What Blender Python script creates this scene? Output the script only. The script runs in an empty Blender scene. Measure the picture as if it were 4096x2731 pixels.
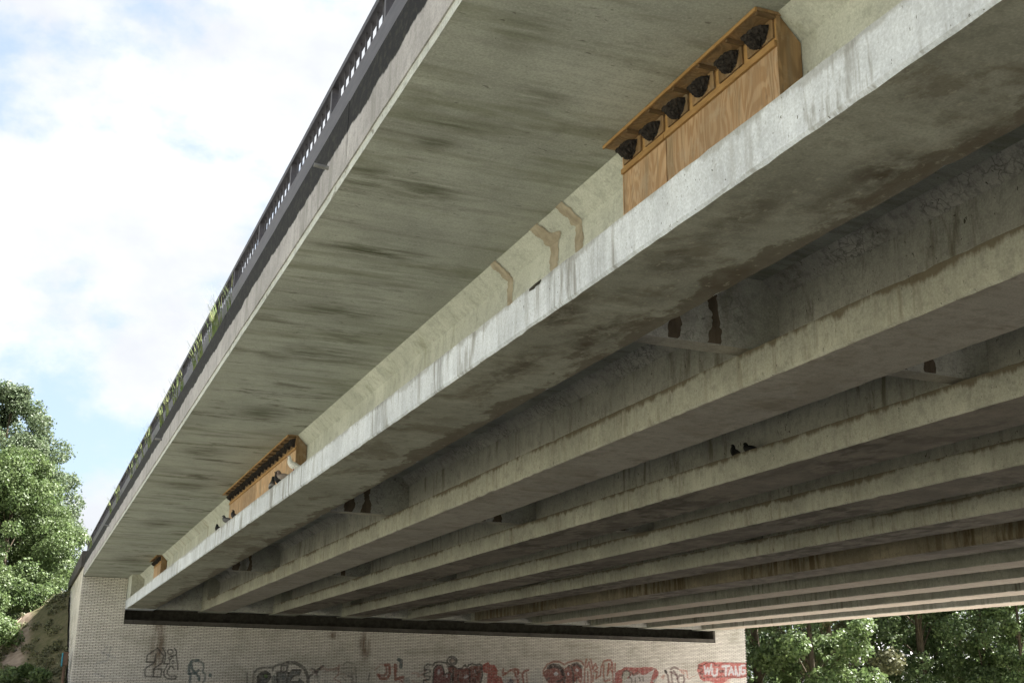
import bpy, math, random
import numpy as np
from mathutils import Vector
from bpy.types import NodeSocket

sc = bpy.context.scene
C = bpy.context.collection
rnd = random.Random(7)
CAMZ = 1.65

# ------------------------------------------------------------------ camera
F_PX, YAW, PITCH, ROLL = 4761.4, 0.38246, 0.29032, 0.0125
PW, PH = 4096, 2731
_cy, _sy, _cp, _sp = math.cos(YAW), math.sin(YAW), math.cos(PITCH), math.sin(PITCH)
FW = np.array([_sy * _cp, _cy * _cp, _sp])
_r = np.array([_cy, -_sy, 0.0]); _u = np.cross(_r, FW)
RT = math.cos(ROLL) * _r + math.sin(ROLL) * _u
UP = -math.sin(ROLL) * _r + math.cos(ROLL) * _u
cam_data = bpy.data.cameras.new('camera')
cam = bpy.data.objects.new('camera', cam_data); C.objects.link(cam)
cam_data.sensor_width = 36.0
cam_data.lens = F_PX / PW * 36.0
cam_data.clip_start = 0.1; cam_data.clip_end = 3000
from mathutils import Matrix
M = Matrix(((RT[0], UP[0], -FW[0], 0), (RT[1], UP[1], -FW[1], 0), (RT[2], UP[2], -FW[2], CAMZ), (0, 0, 0, 1)))
cam.matrix_world = M
sc.camera = cam

# ------------------------------------------------------------------ node helpers
def nd(nt, typ, ins=None, **props):
    n = nt.nodes.new(typ)
    for k, v in props.items(): setattr(n, k, v)
    for k, v in (ins or {}).items():
        if isinstance(v, NodeSocket): nt.links.new(v, n.inputs[k])
        else: n.inputs[k].default_value = v
    return n
def vmul(nt, v, s): return nd(nt, 'ShaderNodeVectorMath', {0: v, 1: s}, operation='MULTIPLY').outputs[0]
def vadd(nt, v, s): return nd(nt, 'ShaderNodeVectorMath', {0: v, 1: s}, operation='ADD').outputs[0]
def noise(nt, v, scale=1.0, detail=5.0, rough=0.55, dist=0.0):
    return nd(nt, 'ShaderNodeTexNoise', {'Vector': v, 'Scale': scale, 'Detail': detail, 'Roughness': rough, 'Distortion': dist}).outputs[0]
def thr(nt, f, a, b, lo=0.0, hi=1.0):
    n = nd(nt, 'ShaderNodeMapRange', {'Value': f, 'From Min': a, 'From Max': b, 'To Min': lo, 'To Max': hi})
    n.interpolation_type = 'SMOOTHSTEP'; n.clamp = True
    return n.outputs[0]
def mth(nt, op, a, b=0.0, c=0.0):
    return nd(nt, 'ShaderNodeMath', {0: a, 1: b, 2: c}, operation=op).outputs[0]
def col(c): return tuple(c) + ((1.0,) if len(c) == 3 else ())
def mixc(nt, f, a, b, blend='MIX'):
    n = nt.nodes.new('ShaderNodeMix'); n.data_type = 'RGBA'; n.blend_type = blend
    for i, v in ((0, f), (6, a), (7, b)):
        if isinstance(v, NodeSocket): nt.links.new(v, n.inputs[i])
        else: n.inputs[i].default_value = v if i == 0 else col(v)
    return n.outputs[2]
def newmat(name, rough=0.85, spec=0.3):
    m = bpy.data.materials.new(name); m.use_nodes = True
    nt = m.node_tree; b = nt.nodes['Principled BSDF']
    b.inputs['Roughness'].default_value = rough
    b.inputs['Specular IOR Level'].default_value = spec
    return m, nt, b
def pos_of(nt): return nd(nt, 'ShaderNodeNewGeometry').outputs['Position']

# ------------------------------------------------------------------ sun, sky, exposure
SUN_DIR = Vector((0.66, 0.10, 0.86)).normalized()      # towards the sun
sun_d = bpy.data.lights.new('sun', 'SUN'); sun_d.energy = 5.0; sun_d.angle = math.radians(0.5); sun_d.color = (1.0, 0.96, 0.91)
sun = bpy.data.objects.new('sun', sun_d); C.objects.link(sun)
sun.rotation_euler = (-SUN_DIR).to_track_quat('-Z', 'Y').to_euler()
sun.location = (0, 0, 60)

world = bpy.data.worlds.new('World'); sc.world = world; world.use_nodes = True
wt = world.node_tree; wt.nodes.clear()
tc = nd(wt, 'ShaderNodeTexCoord').outputs['Generated']
sky = nd(wt, 'ShaderNodeTexSky'); sky.sky_type = 'NISHITA'; sky.sun_disc = False
sky.sun_elevation = math.asin(SUN_DIR.z)
sky.sun_rotation = math.atan2(SUN_DIR.x, SUN_DIR.y)
sky.air_density = 1.0; sky.dust_density = 1.2; sky.ozone_density = 1.0
SKY_S = 0.05
SKY_OFF = (2.1, 3.4, 7.3)
pv = vadd(wt, vmul(wt, tc, (1.0, 1.0, 1.5)), SKY_OFF)
n1 = noise(wt, pv, 3.9, 8, 0.54, 0.1)
n2 = noise(wt, vadd(wt, pv, (7.3, 2.1, 0)), 9.0, 6, 0.6)
cov = mth(wt, 'ADD', mth(wt, 'MULTIPLY', n1, 0.8), mth(wt, 'MULTIPLY', n2, 0.2))
mask = thr(wt, cov, 0.40, 0.51)
shade = thr(wt, noise(wt, vadd(wt, pv, (1.3, 4.4, 0)), 6.0, 6, 0.55), 0.3, 0.7)
ccol = mixc(wt, shade, (2.75, 2.85, 3.02), (3.6, 3.66, 3.78))
pale = mixc(wt, 0.7, sky.outputs[0], (2.05, 2.5, 3.05))
skyc = mixc(wt, mask, pale, ccol)
bg = nd(wt, 'ShaderNodeBackground', {'Color': skyc, 'Strength': SKY_S})
wo = nd(wt, 'ShaderNodeOutputWorld'); wt.links.new(bg.outputs[0], wo.inputs[0])

sc.view_settings.view_transform = 'Standard'; sc.view_settings.look = 'None'
sc.view_settings.exposure = 2.68; sc.view_settings.gamma = 1.0
sc.view_settings.use_curve_mapping = False
sc.cycles.use_denoising = True; sc.cycles.adaptive_threshold = 0.02
sc.cycles.max_bounces = 10; sc.cycles.diffuse_bounces = 5; sc.cycles.transparent_max_bounces = 8

# ------------------------------------------------------------------ measured layout (metres, z above the ground)
def ray(px, py): return FW + RT * (px - PW / 2) / F_PX - UP * (py - PH / 2) / F_PX
def onz(px, py, z):
    d = ray(px, py); d = d * (z - CAMZ) / d[2]; return Vector((d[0], d[1], d[2] + CAMZ))
def onx(px, py, x):
    d = ray(px, py); d = d * x / d[0]; return Vector((d[0], d[1], d[2] + CAMZ))
def ony(px, py, y):
    d = ray(px, py); d = d * y / d[1]; return Vector((d[0], d[1], d[2] + CAMZ))
YD = 51.72                       # face of the abutment
XF, ZF = 2.27, 4.493 + CAMZ      # outer edge and height of the cantilever soffit
X1, SP, ZB = 4.026, 2.963, 3.245 + CAMZ   # first girder, spacing, underside
FH, FWD = 0.377, 1.10            # flange height and width
WEB0, WEB1, KZ = 0.475, 0.625, 4.32 + CAMZ
XR, XSL, XSR = 33.42, 4.015, 31.70
ZL = 2.695 + CAMZ                # underside of the bearing ledge
NG = 10
Y0 = -8.0                        # near end of the deck behind the camera
ZTOP = 5.25 + CAMZ

# ------------------------------------------------------------------ object helpers
def link(o, parent=None):
    C.objects.link(o)
    if parent is not None: o.parent = parent
    return o
def empty(name, loc=(0, 0, 0)):
    o = bpy.data.objects.new(name, None); o.location = loc; o.empty_display_size = 0.2
    return link(o)
def tag(o, label=None, cat=None, group=None, kind=None):
    if label: o['label'] = label
    if cat: o['category'] = cat
    if group: o['group'] = group
    if kind: o['kind'] = kind
    return o
def mesh_obj(name, verts, faces, mats, parent=None, fmat=None, smooth=False):
    me = bpy.data.meshes.new(name); me.from_pydata([tuple(v) for v in verts], [], faces); 
    for m in (mats if isinstance(mats, (list, tuple)) else [mats]): me.materials.append(m)
    if fmat is not None: me.polygons.foreach_set('material_index', fmat)
    if smooth: me.polygons.foreach_set('use_smooth', [True] * len(me.polygons))
    me.update()
    o = bpy.data.objects.new(name, me)
    link(o, parent)
    if parent is not None: o.matrix_parent_inverse = Matrix.Translation(-Vector(parent.location))
    return o
class MB:
    def __init__(s): s.v = []; s.f = []; s.m = []
    def add(s, v, f, m=0):
        b = len(s.v); s.v += [tuple(p) for p in v]; s.f += [tuple(i + b for i in q) for q in f]; s.m += [m] * len(f)
    def box(s, x0, x1, y0, y1, z0, z1, m=0):
        s.add([(x0, y0, z0), (x1, y0, z0), (x1, y1, z0), (x0, y1, z0), (x0, y0, z1), (x1, y0, z1), (x1, y1, z1), (x0, y1, z1)],
              [(0, 3, 2, 1), (4, 5, 6, 7), (0, 1, 5, 4), (1, 2, 6, 5), (2, 3, 7, 6), (3, 0, 4, 7)], m)
    def tube(s, pts, rad, n=7, m=0, cap=True):
        pts = [Vector(p) for p in pts]; rings = []
        for i, p in enumerate(pts):
            d = (pts[min(i + 1, len(pts) - 1)] - pts[max(i - 1, 0)]).normalized()
            a = d.cross(Vector((0, 0, 1)) if abs(d.z) < 0.9 else Vector((1, 0, 0))).normalized(); b = d.cross(a)
            rr = rad[i] if isinstance(rad, (list, tuple)) else rad
            rings.append([p + (a * math.cos(2 * math.pi * k / n) + b * math.sin(2 * math.pi * k / n)) * rr for k in range(n)])
        v = [q for r_ in rings for q in r_]; f = []
        for i in range(len(pts) - 1):
            for k in range(n): f.append((i * n + k, i * n + (k + 1) % n, (i + 1) * n + (k + 1) % n, (i + 1) * n + k))
        if cap: f.append(tuple(range(n))[::-1]); f.append(tuple((len(pts) - 1) * n + k for k in range(n)))
        s.add(v, f, m)
    def prism_x(s, poly, x0, x1, m=0): # poly in (y,z)
        n = len(poly); v = [(x0, a, b) for a, b in poly] + [(x1, a, b) for a, b in poly]
        s.add(v, [tuple(range(n)), tuple(range(2 * n - 1, n - 1, -1))] + [(k, (k + 1) % n + 0, (k + 1) % n + n, k + n)[::-1] for k in range(n)], m)
    def prism_y(s, poly, y0, y1, m=0): # poly in (x,z)
        n = len(poly); v = [(a, y0, b) for a, b in poly] + [(a, y1, b) for a, b in poly]
        s.add(v, [tuple(range(n)), tuple(range(2 * n - 1, n - 1, -1))] + [(k, (k + 1) % n + 0, (k + 1) % n + n, k + n)[::-1] for k in range(n)], m)
    def build(s, name, mats, parent=None, smooth=False):
        return mesh_obj(name, s.v, s.f, mats, parent, s.m, smooth)
def fix_normals(o):
    import bmesh
    bm = bmesh.new(); bm.from_mesh(o.data); bmesh.ops.recalc_face_normals(bm, faces=bm.faces); bm.to_mesh(o.data); bm.free()
    return o

# ------------------------------------------------------------------ concrete materials
def concrete(name, base, stain=(0.09, 0.08, 0.05), amt=0.5, streak=(0.5, 5, 5), sthr=(0.52, 0.72), var=0.25,
             pits=0.0, pitdir=(30, 30, 14), cracks=0.0, green=0.0, gcol=(0.10, 0.13, 0.05), fine=(3, 60, 60), bump=0.12, extra=None, patch=0.0, patchcol=(0.10, 0.075, 0.045), mottle=0.45):
    m, nt, b = newmat(name, 0.9, 0.2)
    P = pos_of(nt)
    big = noise(nt, P, 0.9, 3, 0.6)
    c = mixc(nt, thr(nt, big, 0.3, 0.7), tuple(x * (1 - var) for x in base), tuple(min(1, x * (1 + var)) for x in base))
    mid = noise(nt, vmul(nt, P, fine), 1.0, 3, 0.6)
    c = mixc(nt, thr(nt, mid, 0.3, 0.7, 0.0, 0.42), c, tuple(x * 0.74 for x in base))
    grain = noise(nt, P, 48, 3, 0.75)
    c = mixc(nt, thr(nt, grain, 0.46, 0.64, 0.0, 0.36), c, tuple(x * 0.55 for x in base))
    c = mixc(nt, thr(nt, grain, 0.46, 0.34, 0.0, 0.35), c, tuple(min(1, x * 1.3) for x in base))
    mot = noise(nt, vadd(nt, P, (3, 8, 1)), 7.0, 4, 0.75)
    c = mixc(nt, thr(nt, mot, 0.47, 0.66, 0.0, mottle), c, tuple(x * 0.5 for x in base))
    s1 = noise(nt, vmul(nt, P, streak), 1.0, 4, 0.65, 0.3)
    lowp = noise(nt, vadd(nt, P, (11, 3, 5)), 0.35, 1, 0.5)
    sm = mth(nt, 'MULTIPLY', thr(nt, s1, *sthr), thr(nt, lowp, 0.36, 0.58))
    c = mixc(nt, mth(nt, 'MULTIPLY', sm, amt), c, stain)
    if green:
        g = noise(nt, vmul(nt, vadd(nt, P, (5, 9, 2)), streak), 0.8, 5, 0.6, 0.2)
        c = mixc(nt, mth(nt, 'MULTIPLY', thr(nt, g, 0.5, 0.7), green), c, gcol)
    if patch:
        pm = noise(nt, vmul(nt, vadd(nt, P, (2.2, 1.1, 0)), (0.9, 0.55, 0.9)), 1.0, 8, 0.68, 0.4)
        c = mixc(nt, thr(nt, pm, 0.53, 0.60, 0, patch), c, patchcol)
    if pits:
        fl = noise(nt, vmul(nt, P, pitdir), 1.0, 2.5, 0.6, 0.4)
        gate = thr(nt, noise(nt, P, 2.6, 3, 0.6), 0.35, 0.7, 0.0, 0.075)
        pm = thr(nt, mth(nt, 'ADD', fl, gate), 0.715, 0.755)
        c = mixc(nt, mth(nt, 'MULTIPLY', pm, pits), c, (0.05, 0.045, 0.035))
    if cracks:
        dv = vadd(nt, P, vmul(nt, nd(nt, 'ShaderNodeTexNoise', {'Vector': P, 'Scale': 3.0, 'Detail': 4.0}).outputs[1], (0.5, 0.5, 0.5)))
        v = nd(nt, 'ShaderNodeTexVoronoi', {'Vector': dv, 'Scale': 8.5}, feature='DISTANCE_TO_EDGE')
        gate = thr(nt, noise(nt, P, 1.7, 5, 0.65), 0.42, 0.62)
        cm = mth(nt, 'MULTIPLY', thr(nt, v.outputs['Distance'], 0.09, 0.0), gate)
        c = mixc(nt, mth(nt, 'MULTIPLY', cm, cracks), c, (0.045, 0.042, 0.037))
    if extra: c = extra(nt, P, c)
    nt.links.new(c, b.inputs['Base Color'])
    bp = nd(nt, 'ShaderNodeBump', {'Strength': bump, 'Distance': 0.02, 'Height': mth(nt, 'ADD', mid, mth(nt, 'MULTIPLY', grain, 0.6))})
    nt.links.new(bp.outputs[0], b.inputs['Normal'])
    return m

def blotches(spots, colr, amt, nscale=(2, 9, 1)):
    """stains with a shape of their own at measured places: (x, y, rx, ry, weight)"""
    def f(nt, P, c):
        n = noise(nt, vmul(nt, P, nscale), 1.0, 6, 0.65, 0.3)
        tot = None
        for (x, y, rx, ry, w) in spots:
            d = vmul(nt, vadd(nt, P, (-x, -y, 0)), (1 / rx, 1 / ry, 0))
            L = nd(nt, 'ShaderNodeVectorMath', {0: d}, operation='LENGTH').outputs['Value']
            k = mth(nt, 'MULTIPLY', thr(nt, L, 1.0, 0.1), w)
            tot = k if tot is None else mth(nt, 'MAXIMUM', tot, k)
        k = mth(nt, 'MULTIPLY', tot, thr(nt, n, 0.32, 0.62))
        return mixc(nt, mth(nt, 'MULTIPLY', k, amt), c, colr)
    return f

def top_dirt(amt, colr, depth=0.12):
    """grime that has crept down from the dirty flange top in ragged drips"""
    def f(nt, P, c):
        z = nd(nt, 'ShaderNodeSeparateXYZ', {0: P}).outputs[2]
        e = noise(nt, vmul(nt, P, (6, 6, 1.2)), 1.0, 6, 0.7); low = noise(nt, P, 0.7, 3, 0.6)
        lvl = mth(nt, 'ADD', z, mth(nt, 'MULTIPLY', mth(nt, 'ADD', mth(nt, 'SUBTRACT', e, 0.5), mth(nt, 'SUBTRACT', low, 0.5)), depth * 2.2))
        k = thr(nt, lvl, ZB + FH - depth * 0.62, ZB + FH - depth * 0.1, 0.0, amt)
        return mixc(nt, k, c, colr)
    return f
def face1_marks(nt, P, c):
    c = top_dirt(0.45, (0.22, 0.21, 0.19), 0.10)(nt, P, c)
    n = noise(nt, vmul(nt, P, (14, 14, 1.0)), 1.0, 5, 0.7); tot = None
    for (y, ry, w) in [(20.1, 0.7, 1), (19.2, 0.35, .8), (21.6, 0.8, .5), (26.9, 0.9, .5), (31.5, 0.6, .6), (14.6, 0.5, .7), (12.2, 0.4, .7), (9.0, 0.35, .6), (8.2, 0.3, .4), (36.0, 1.2, .5)]:
        k = mth(nt, 'MULTIPLY', thr(nt, mth(nt, 'ABSOLUTE', mth(nt, 'SUBTRACT', nd(nt, 'ShaderNodeSeparateXYZ', {0: P}).outputs[1], y)), ry, 0.0), w)
        tot = k if tot is None else mth(nt, 'MAXIMUM', tot, k)
    return mixc(nt, mth(nt, 'MULTIPLY', tot, thr(nt, n, 0.42, 0.62, 0, 0.85)), c, (0.13, 0.125, 0.12))
def inner_damp(nt, P, c):
    c = blotches(bot1_spots(), (0.07, 0.055, 0.035), 0.95, (5, 4, 1))(nt, P, c)
    x = nd(nt, 'ShaderNodeSeparateXYZ', {0: P}).outputs[0]
    e = noise(nt, vmul(nt, P, (1.5, 0.8, 1)), 1.0, 8, 0.7); 
    k = thr(nt, mth(nt, 'ADD', x, mth(nt, 'MULTIPLY', mth(nt, 'SUBTRACT', e, 0.5), 1.5)), X1 + 0.86, X1 + 0.96, 0.0, 0.75)
    c = mixc(nt, k, c, (0.10, 0.08, 0.055))
    return mixc(nt, thr(nt, noise(nt, vmul(nt, P, (14, 9, 1)), 1.0, 4, 0.7), 0.58, 0.72, 0, 0.5), c, (0.40, 0.38, 0.30))
def soff_spots():
    L = []
    for (px0, py0, px1, py1, ry, w) in [   # streak ends on the cantilever soffit, full-size photo pixels
        (1250, 935, 1700, 1070, 0.22, 1.0), (1450, 700, 1900, 815, 0.30, 0.8), (1150, 1200, 1560, 1290, 0.35, 0.8),
        (1080, 1380, 1480, 1450, 0.45, 0.9), (1030, 1405, 1180, 1440, 0.25, 0.7), (950, 1620, 1150, 1680, 0.5, 0.8), (720, 1780, 900, 1830, 0.6, 0.9),
        (620, 1920, 860, 1965, 0.6, 0.7), (560, 2075, 700, 2110, 0.9, 0.8), (430, 2230, 600, 2250, 1.0, 0.9), (1570, 440, 1990, 540, 0.10, 0.7),
        (2000, 350, 2300, 420, 0.3, 0.5), (2020, 80, 2200, 160, 0.35, 0.5), (1690, 555, 1800, 590, 0.16, 0.8), (1380, 690, 1560, 740, 0.28, 1.0)]:
        a, b = onz(px0, py0, ZF), onz(px1, py1, ZF)
        L.append(((a.x + b.x) / 2, (a.y + b.y) / 2, abs(b.x - a.x) / 2 + 0.15, ry * 1.5, w))
    return L
def soffit_marks(nt, P, c):
    c = blotches(soff_spots(), (0.07, 0.072, 0.04), 0.95, (1.4, 9, 1))(nt, P, c)
    y = nd(nt, 'ShaderNodeSeparateXYZ', {0: P}).outputs[1]
    ln = noise(nt, vmul(nt, vadd(nt, P, (4, 2, 0)), (0.45, 1.25, 0)), 1.0, 7, 0.74, 0.15)
    k = mth(nt, 'MULTIPLY', thr(nt, ln, 0.55, 0.63), thr(nt, y, 9.0, 22.0, 0.25, 0.8))   # more damp boards towards the far end
    return mixc(nt, k, c, (0.095, 0.092, 0.065))
m_soffit = concrete('soffit_concrete', (0.385, 0.395, 0.36), stain=(0.115, 0.11, 0.085), amt=0.55, streak=(0.5, 3.4, 1), sthr=(0.52, 0.72),
                    var=0.16, green=0.5, gcol=(0.145, 0.155, 0.095), fine=(0.5, 16, 9), bump=0.08, mottle=0.22, pits=0.5, pitdir=(9, 22, 9), extra=soffit_marks)
m_face1 = concrete('pale_skylit_flange_concrete', (0.67, 0.70, 0.775), stain=(0.22, 0.21, 0.195), amt=0.75, streak=(6, 6, 0.9), sthr=(0.5, 0.68), var=0.14,
                   pits=0.85, pitdir=(42, 42, 20), fine=(9, 9, 1.5), bump=0.1, mottle=0.2, extra=face1_marks)  # pale concrete; blue skylight on the outer face is put into the base colour
m_web1 = concrete('greenish_web_concrete', (0.485, 0.498, 0.468), stain=(0.2, 0.2, 0.13), amt=0.5, streak=(4, 4, 0.9), var=0.13, pits=0.35, pitdir=(26, 26, 18), fine=(5, 5, 1.2), bump=0.1)
def bot1_spots():
    L = []
    for (px, py, rx, ry, w) in [(3560, 690, .40, .55, 1), (3350, 800, .3, .6, .7), (3900, 560, .25, .35, .9), (3000, 850, .3, .9, .7), (3300, 1010, .35, .4, .7), (2900, 1120, .25, .7, .9),
                                (2400, 1330, .4, 1.0, .9), (2250, 1260, .3, .8, .9), (2050, 1480, .35, 1.4, .8), (2700, 1050, .4, .5, .6), (2330, 1385, .2, .5, 1)]:
        p = onz(px, py, ZB); L.append((p.x, p.y, rx, ry, w))
    return L
m_bot1 = concrete('olive_flange_underside', (0.30, 0.295, 0.245), stain=(0.10, 0.08, 0.05), amt=0.6, streak=(1.2, 2.2, 1), var=0.2, patch=0.45, fine=(2, 12, 1),
                  extra=inner_damp)
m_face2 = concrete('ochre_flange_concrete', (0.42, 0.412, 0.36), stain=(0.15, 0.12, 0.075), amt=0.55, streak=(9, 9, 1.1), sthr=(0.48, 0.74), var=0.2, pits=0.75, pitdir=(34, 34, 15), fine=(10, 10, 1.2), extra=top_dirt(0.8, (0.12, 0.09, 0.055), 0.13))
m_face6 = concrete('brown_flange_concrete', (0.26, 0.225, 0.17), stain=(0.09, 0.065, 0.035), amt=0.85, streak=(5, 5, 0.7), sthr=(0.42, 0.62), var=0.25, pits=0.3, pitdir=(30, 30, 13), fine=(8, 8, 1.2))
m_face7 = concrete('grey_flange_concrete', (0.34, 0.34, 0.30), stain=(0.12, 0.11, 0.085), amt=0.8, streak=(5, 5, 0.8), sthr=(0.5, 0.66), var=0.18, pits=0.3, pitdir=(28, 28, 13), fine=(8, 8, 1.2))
m_bot2 = concrete('smooth_flange_underside', (0.35, 0.32, 0.28), stain=(0.13, 0.10, 0.065), amt=0.5, streak=(0.8, 2.0, 1), var=0.12, fine=(1.5, 14, 1), patch=0.18)
m_bot3 = concrete('scaly_flange_underside', (0.235, 0.205, 0.17), stain=(0.07, 0.06, 0.045), amt=0.8, streak=(3, 1.6, 1), sthr=(0.42, 0.6), var=0.2, fine=(5, 3, 1), patch=0.5, patchcol=(0.085, 0.07, 0.055))
m_bot7 = concrete('tan_flange_underside', (0.37, 0.32, 0.265), stain=(0.25, 0.2, 0.14), amt=0.4, streak=(0.8, 2.0, 1), var=0.1, fine=(1.5, 8, 1))
m_web2 = concrete('grey_web_concrete', (0.45, 0.44, 0.41), stain=(0.12, 0.105, 0.07), amt=0.7, streak=(5, 5, 0.9), sthr=(0.5, 0.7), var=0.16, pits=0.9, pitdir=(22, 22, 13), cracks=0.2, fine=(4, 4, 1.2))
m_haunch2 = concrete('cracked_haunch_concrete', (0.45, 0.435, 0.415), stain=(0.1, 0.09, 0.075), amt=0.6, streak=(3, 2, 3), var=0.18, cracks=0.6, pits=1.0, pitdir=(12, 19, 12), mottle=0.7, fine=(4, 4, 4))
m_inner = concrete('deck_concrete', (0.38, 0.37, 0.33), stain=(0.1, 0.09, 0.06), amt=0.5, streak=(2, 2, 2), var=0.15, cracks=0.5)
m_block = concrete('end_block_concrete', (0.40, 0.395, 0.34), stain=(0.14, 0.13, 0.08), amt=0.5, streak=(2, 2, 1), var=0.15, pits=0.3, pitdir=(12, 12, 10))
def moss_band(nt, P, c):
    z = nd(nt, 'ShaderNodeSeparateXYZ', {0: P}).outputs[2]
    e = noise(nt, vmul(nt, P, (3, 3, 1)), 1.0, 6, 0.65)
    lvl = mth(nt, 'ADD', z, mth(nt, 'MULTIPLY', mth(nt, 'SUBTRACT', e, 0.5), 0.17))
    mask = thr(nt, lvl, 4.905 + CAMZ, 4.935 + CAMZ)
    mc = mixc(nt, thr(nt, noise(nt, P, 14, 5, 0.7), 0.45, 0.7), (0.012, 0.012, 0.014), (0.035, 0.035, 0.03))
    return mixc(nt, mask, c, mc)
m_fascia = concrete('fascia_concrete', (0.36, 0.345, 0.355), stain=(0.17, 0.165, 0.16), amt=0.7, streak=(5, 5, 0.7), sthr=(0.45, 0.7), var=0.16, fine=(7, 7, 1), pits=0.15, pitdir=(20, 20, 14), extra=moss_band)
m_drip = concrete('pale_drip_edge', (0.47, 0.485, 0.47), stain=(0.15, 0.14, 0.12), amt=0.8, streak=(6, 3, 5), sthr=(0.55, 0.65), var=0.12, fine=(6, 6, 6), pits=0.4, pitdir=(22, 16, 22))
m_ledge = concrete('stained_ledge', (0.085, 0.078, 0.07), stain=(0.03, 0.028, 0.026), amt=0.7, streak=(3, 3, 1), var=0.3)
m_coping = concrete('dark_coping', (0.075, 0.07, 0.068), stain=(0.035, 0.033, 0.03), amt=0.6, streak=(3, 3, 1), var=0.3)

def simple(name, c1, c2, scale, rough=0.8, spec=0.3, obj_random=0.0, stretch=(1, 1, 1), metallic=0.0, bump=0.0):
    m, nt, b = newmat(name, rough, spec)
    P = pos_of(nt) if not obj_random else nd(nt, 'ShaderNodeTexCoord').outputs['Object']
    n = noise(nt, vmul(nt, P, stretch), scale, 6, 0.6)
    c = mixc(nt, thr(nt, n, 0.3, 0.7), c1, c2)
    if obj_random:
        oi = nd(nt, 'ShaderNodeObjectInfo').outputs['Random']
        hs = nd(nt, 'ShaderNodeHueSaturation', {'Value': thr(nt, oi, 0, 1, 1 - obj_random, 1 + obj_random), 'Color': c})
        c = hs.outputs[0]
    nt.links.new(c, b.inputs['Base Color']); b.inputs['Metallic'].default_value = metallic
    if bump:
        bp = nd(nt, 'ShaderNodeBump', {'Strength': bump, 'Distance': 0.01, 'Height': n}); nt.links.new(bp.outputs[0], b.inputs['Normal'])
    return m

# ------------------------------------------------------------------ ground and embankment
def grid_obj(name, xs, ys, hf, m, kind, label=None):
    v = [(x, y, hf(x, y)) for y in ys for x in xs]; nx = len(xs)
    f = [(j * nx + i, j * nx + i + 1, (j + 1) * nx + i + 1, (j + 1) * nx + i) for j in range(len(ys) - 1) for i in range(nx - 1)]
    o = mesh_obj(name, v, f, m, smooth=True); o['kind'] = kind
    if label: o['label'] = label
    return o
def ground_mat():
    m, nt, b = newmat('ground_dry_grass', 1.0, 0.0)
    P = pos_of(nt)
    c = mixc(nt, thr(nt, noise(nt, P, 0.25, 6, 0.6), 0.35, 0.65), (0.235, 0.24, 0.165), (0.33, 0.31, 0.26))
    c = mixc(nt, thr(nt, noise(nt, P, 9, 5, 0.7), 0.35, 0.7, 0, 0.6), c, (0.16, 0.17, 0.10))
    # unseen pale ground beneath the deck, lightened to bounce light onto the underside
    X = nd(nt, 'ShaderNodeSeparateXYZ', {0: P}).outputs[0]
    wob = mth(nt, 'MULTIPLY', noise(nt, P, 0.4, 4, 0.6), 4.0)
    u = mth(nt, 'ADD', X, wob)
    under = mth(nt, 'MULTIPLY', thr(nt, u, 2.0, 6.0), thr(nt, u, 44.0, 39.0))
    c = mixc(nt, under, c, mixc(nt, thr(nt, noise(nt, P, 1.5, 5, 0.6), 0.3, 0.7), (0.40, 0.38, 0.355), (0.33, 0.315, 0.295)))
    nt.links.new(c, b.inputs['Base Color'])
    return m
m_ground = ground_mat()
mesh_obj('ground', [(-900, -900, 0), (900, -900, 0), (900, 1200, 0), (-900, 1200, 0)], [(0, 1, 2, 3)], m_ground)['kind'] = 'structure'

def hnoise(x, y): return 0.10 * math.sin(1.7 * x + 0.6 * y) + 0.08 * math.sin(2.9 * y - 1.3 * x + 1) + 0.05 * math.sin(5.1 * x + 3.3 * y)
def bank_h(x, y):
    d = max(0.0, 2.2 - x) if x < 17 else max(0.0, x - 33.35)
    z = 4.55 + CAMZ - 0.50 * max(0.0, 62.5 - y) - 0.62 * d
    z += hnoise(x, y)
    return max(z, -0.25)
def bank_mat():
    m, nt, b = newmat('bank_soil', 1.0, 0.0)
    P = pos_of(nt)
    g = mixc(nt, thr(nt, noise(nt, P, 6, 5, 0.65), 0.35, 0.65), (0.085, 0.085, 0.045), (0.13, 0.115, 0.07))
    soil = mixc(nt, thr(nt, noise(nt, P, 3, 6, 0.65), 0.3, 0.7), (0.19, 0.145, 0.11), (0.29, 0.235, 0.185))
    S = nd(nt, 'ShaderNodeSeparateXYZ', {0: P})
    path = mth(nt, 'ADD', S.outputs[0], mth(nt, 'MULTIPLY', noise(nt, P, 0.9, 4, 0.6), 1.2))
    pm = mth(nt, 'MULTIPLY', thr(nt, path, -0.9, -0.4), thr(nt, path, 1.45, 0.95))
    c = mixc(nt, pm, g, soil)
    nt.links.new(c, b.inputs['Base Color']); return m
m_bank = bank_mat()
xsL = list(np.linspace(-24, -4, 21)) + list(np.linspace(-3.6, 2.17, 24))
ysL = list(np.linspace(48, 66, 60)) + list(np.linspace(67, 140, 40))
grid_obj('embankment', xsL, ysL, bank_h, m_bank, 'structure')
grid_obj('embankment', list(np.linspace(33.43, 60, 27)), list(np.linspace(48, 140, 60)), bank_h, m_bank, 'structure')
m_road = simple('asphalt', (0.05, 0.05, 0.05), (0.07, 0.07, 0.068), 8)
mb = MB(); mb.box(2.6, 33.0, Y0, 140, ZTOP - 0.09, ZTOP - 0.02); mb.build('road', m_road)['kind'] = 'structure'
mb = MB(); mb.box(2.3, 33.3, YD + 1.6, 140, -0.2, ZTOP - 0.10); mb.build('embankment', m_bank)['kind'] = 'structure'

# ------------------------------------------------------------------ the bridge
bridge = empty('concrete_bridge', (17, YD, 0))
tag(bridge, 'long concrete road bridge with ten girders seen from below, resting on the white brick abutment', 'bridge')

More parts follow.
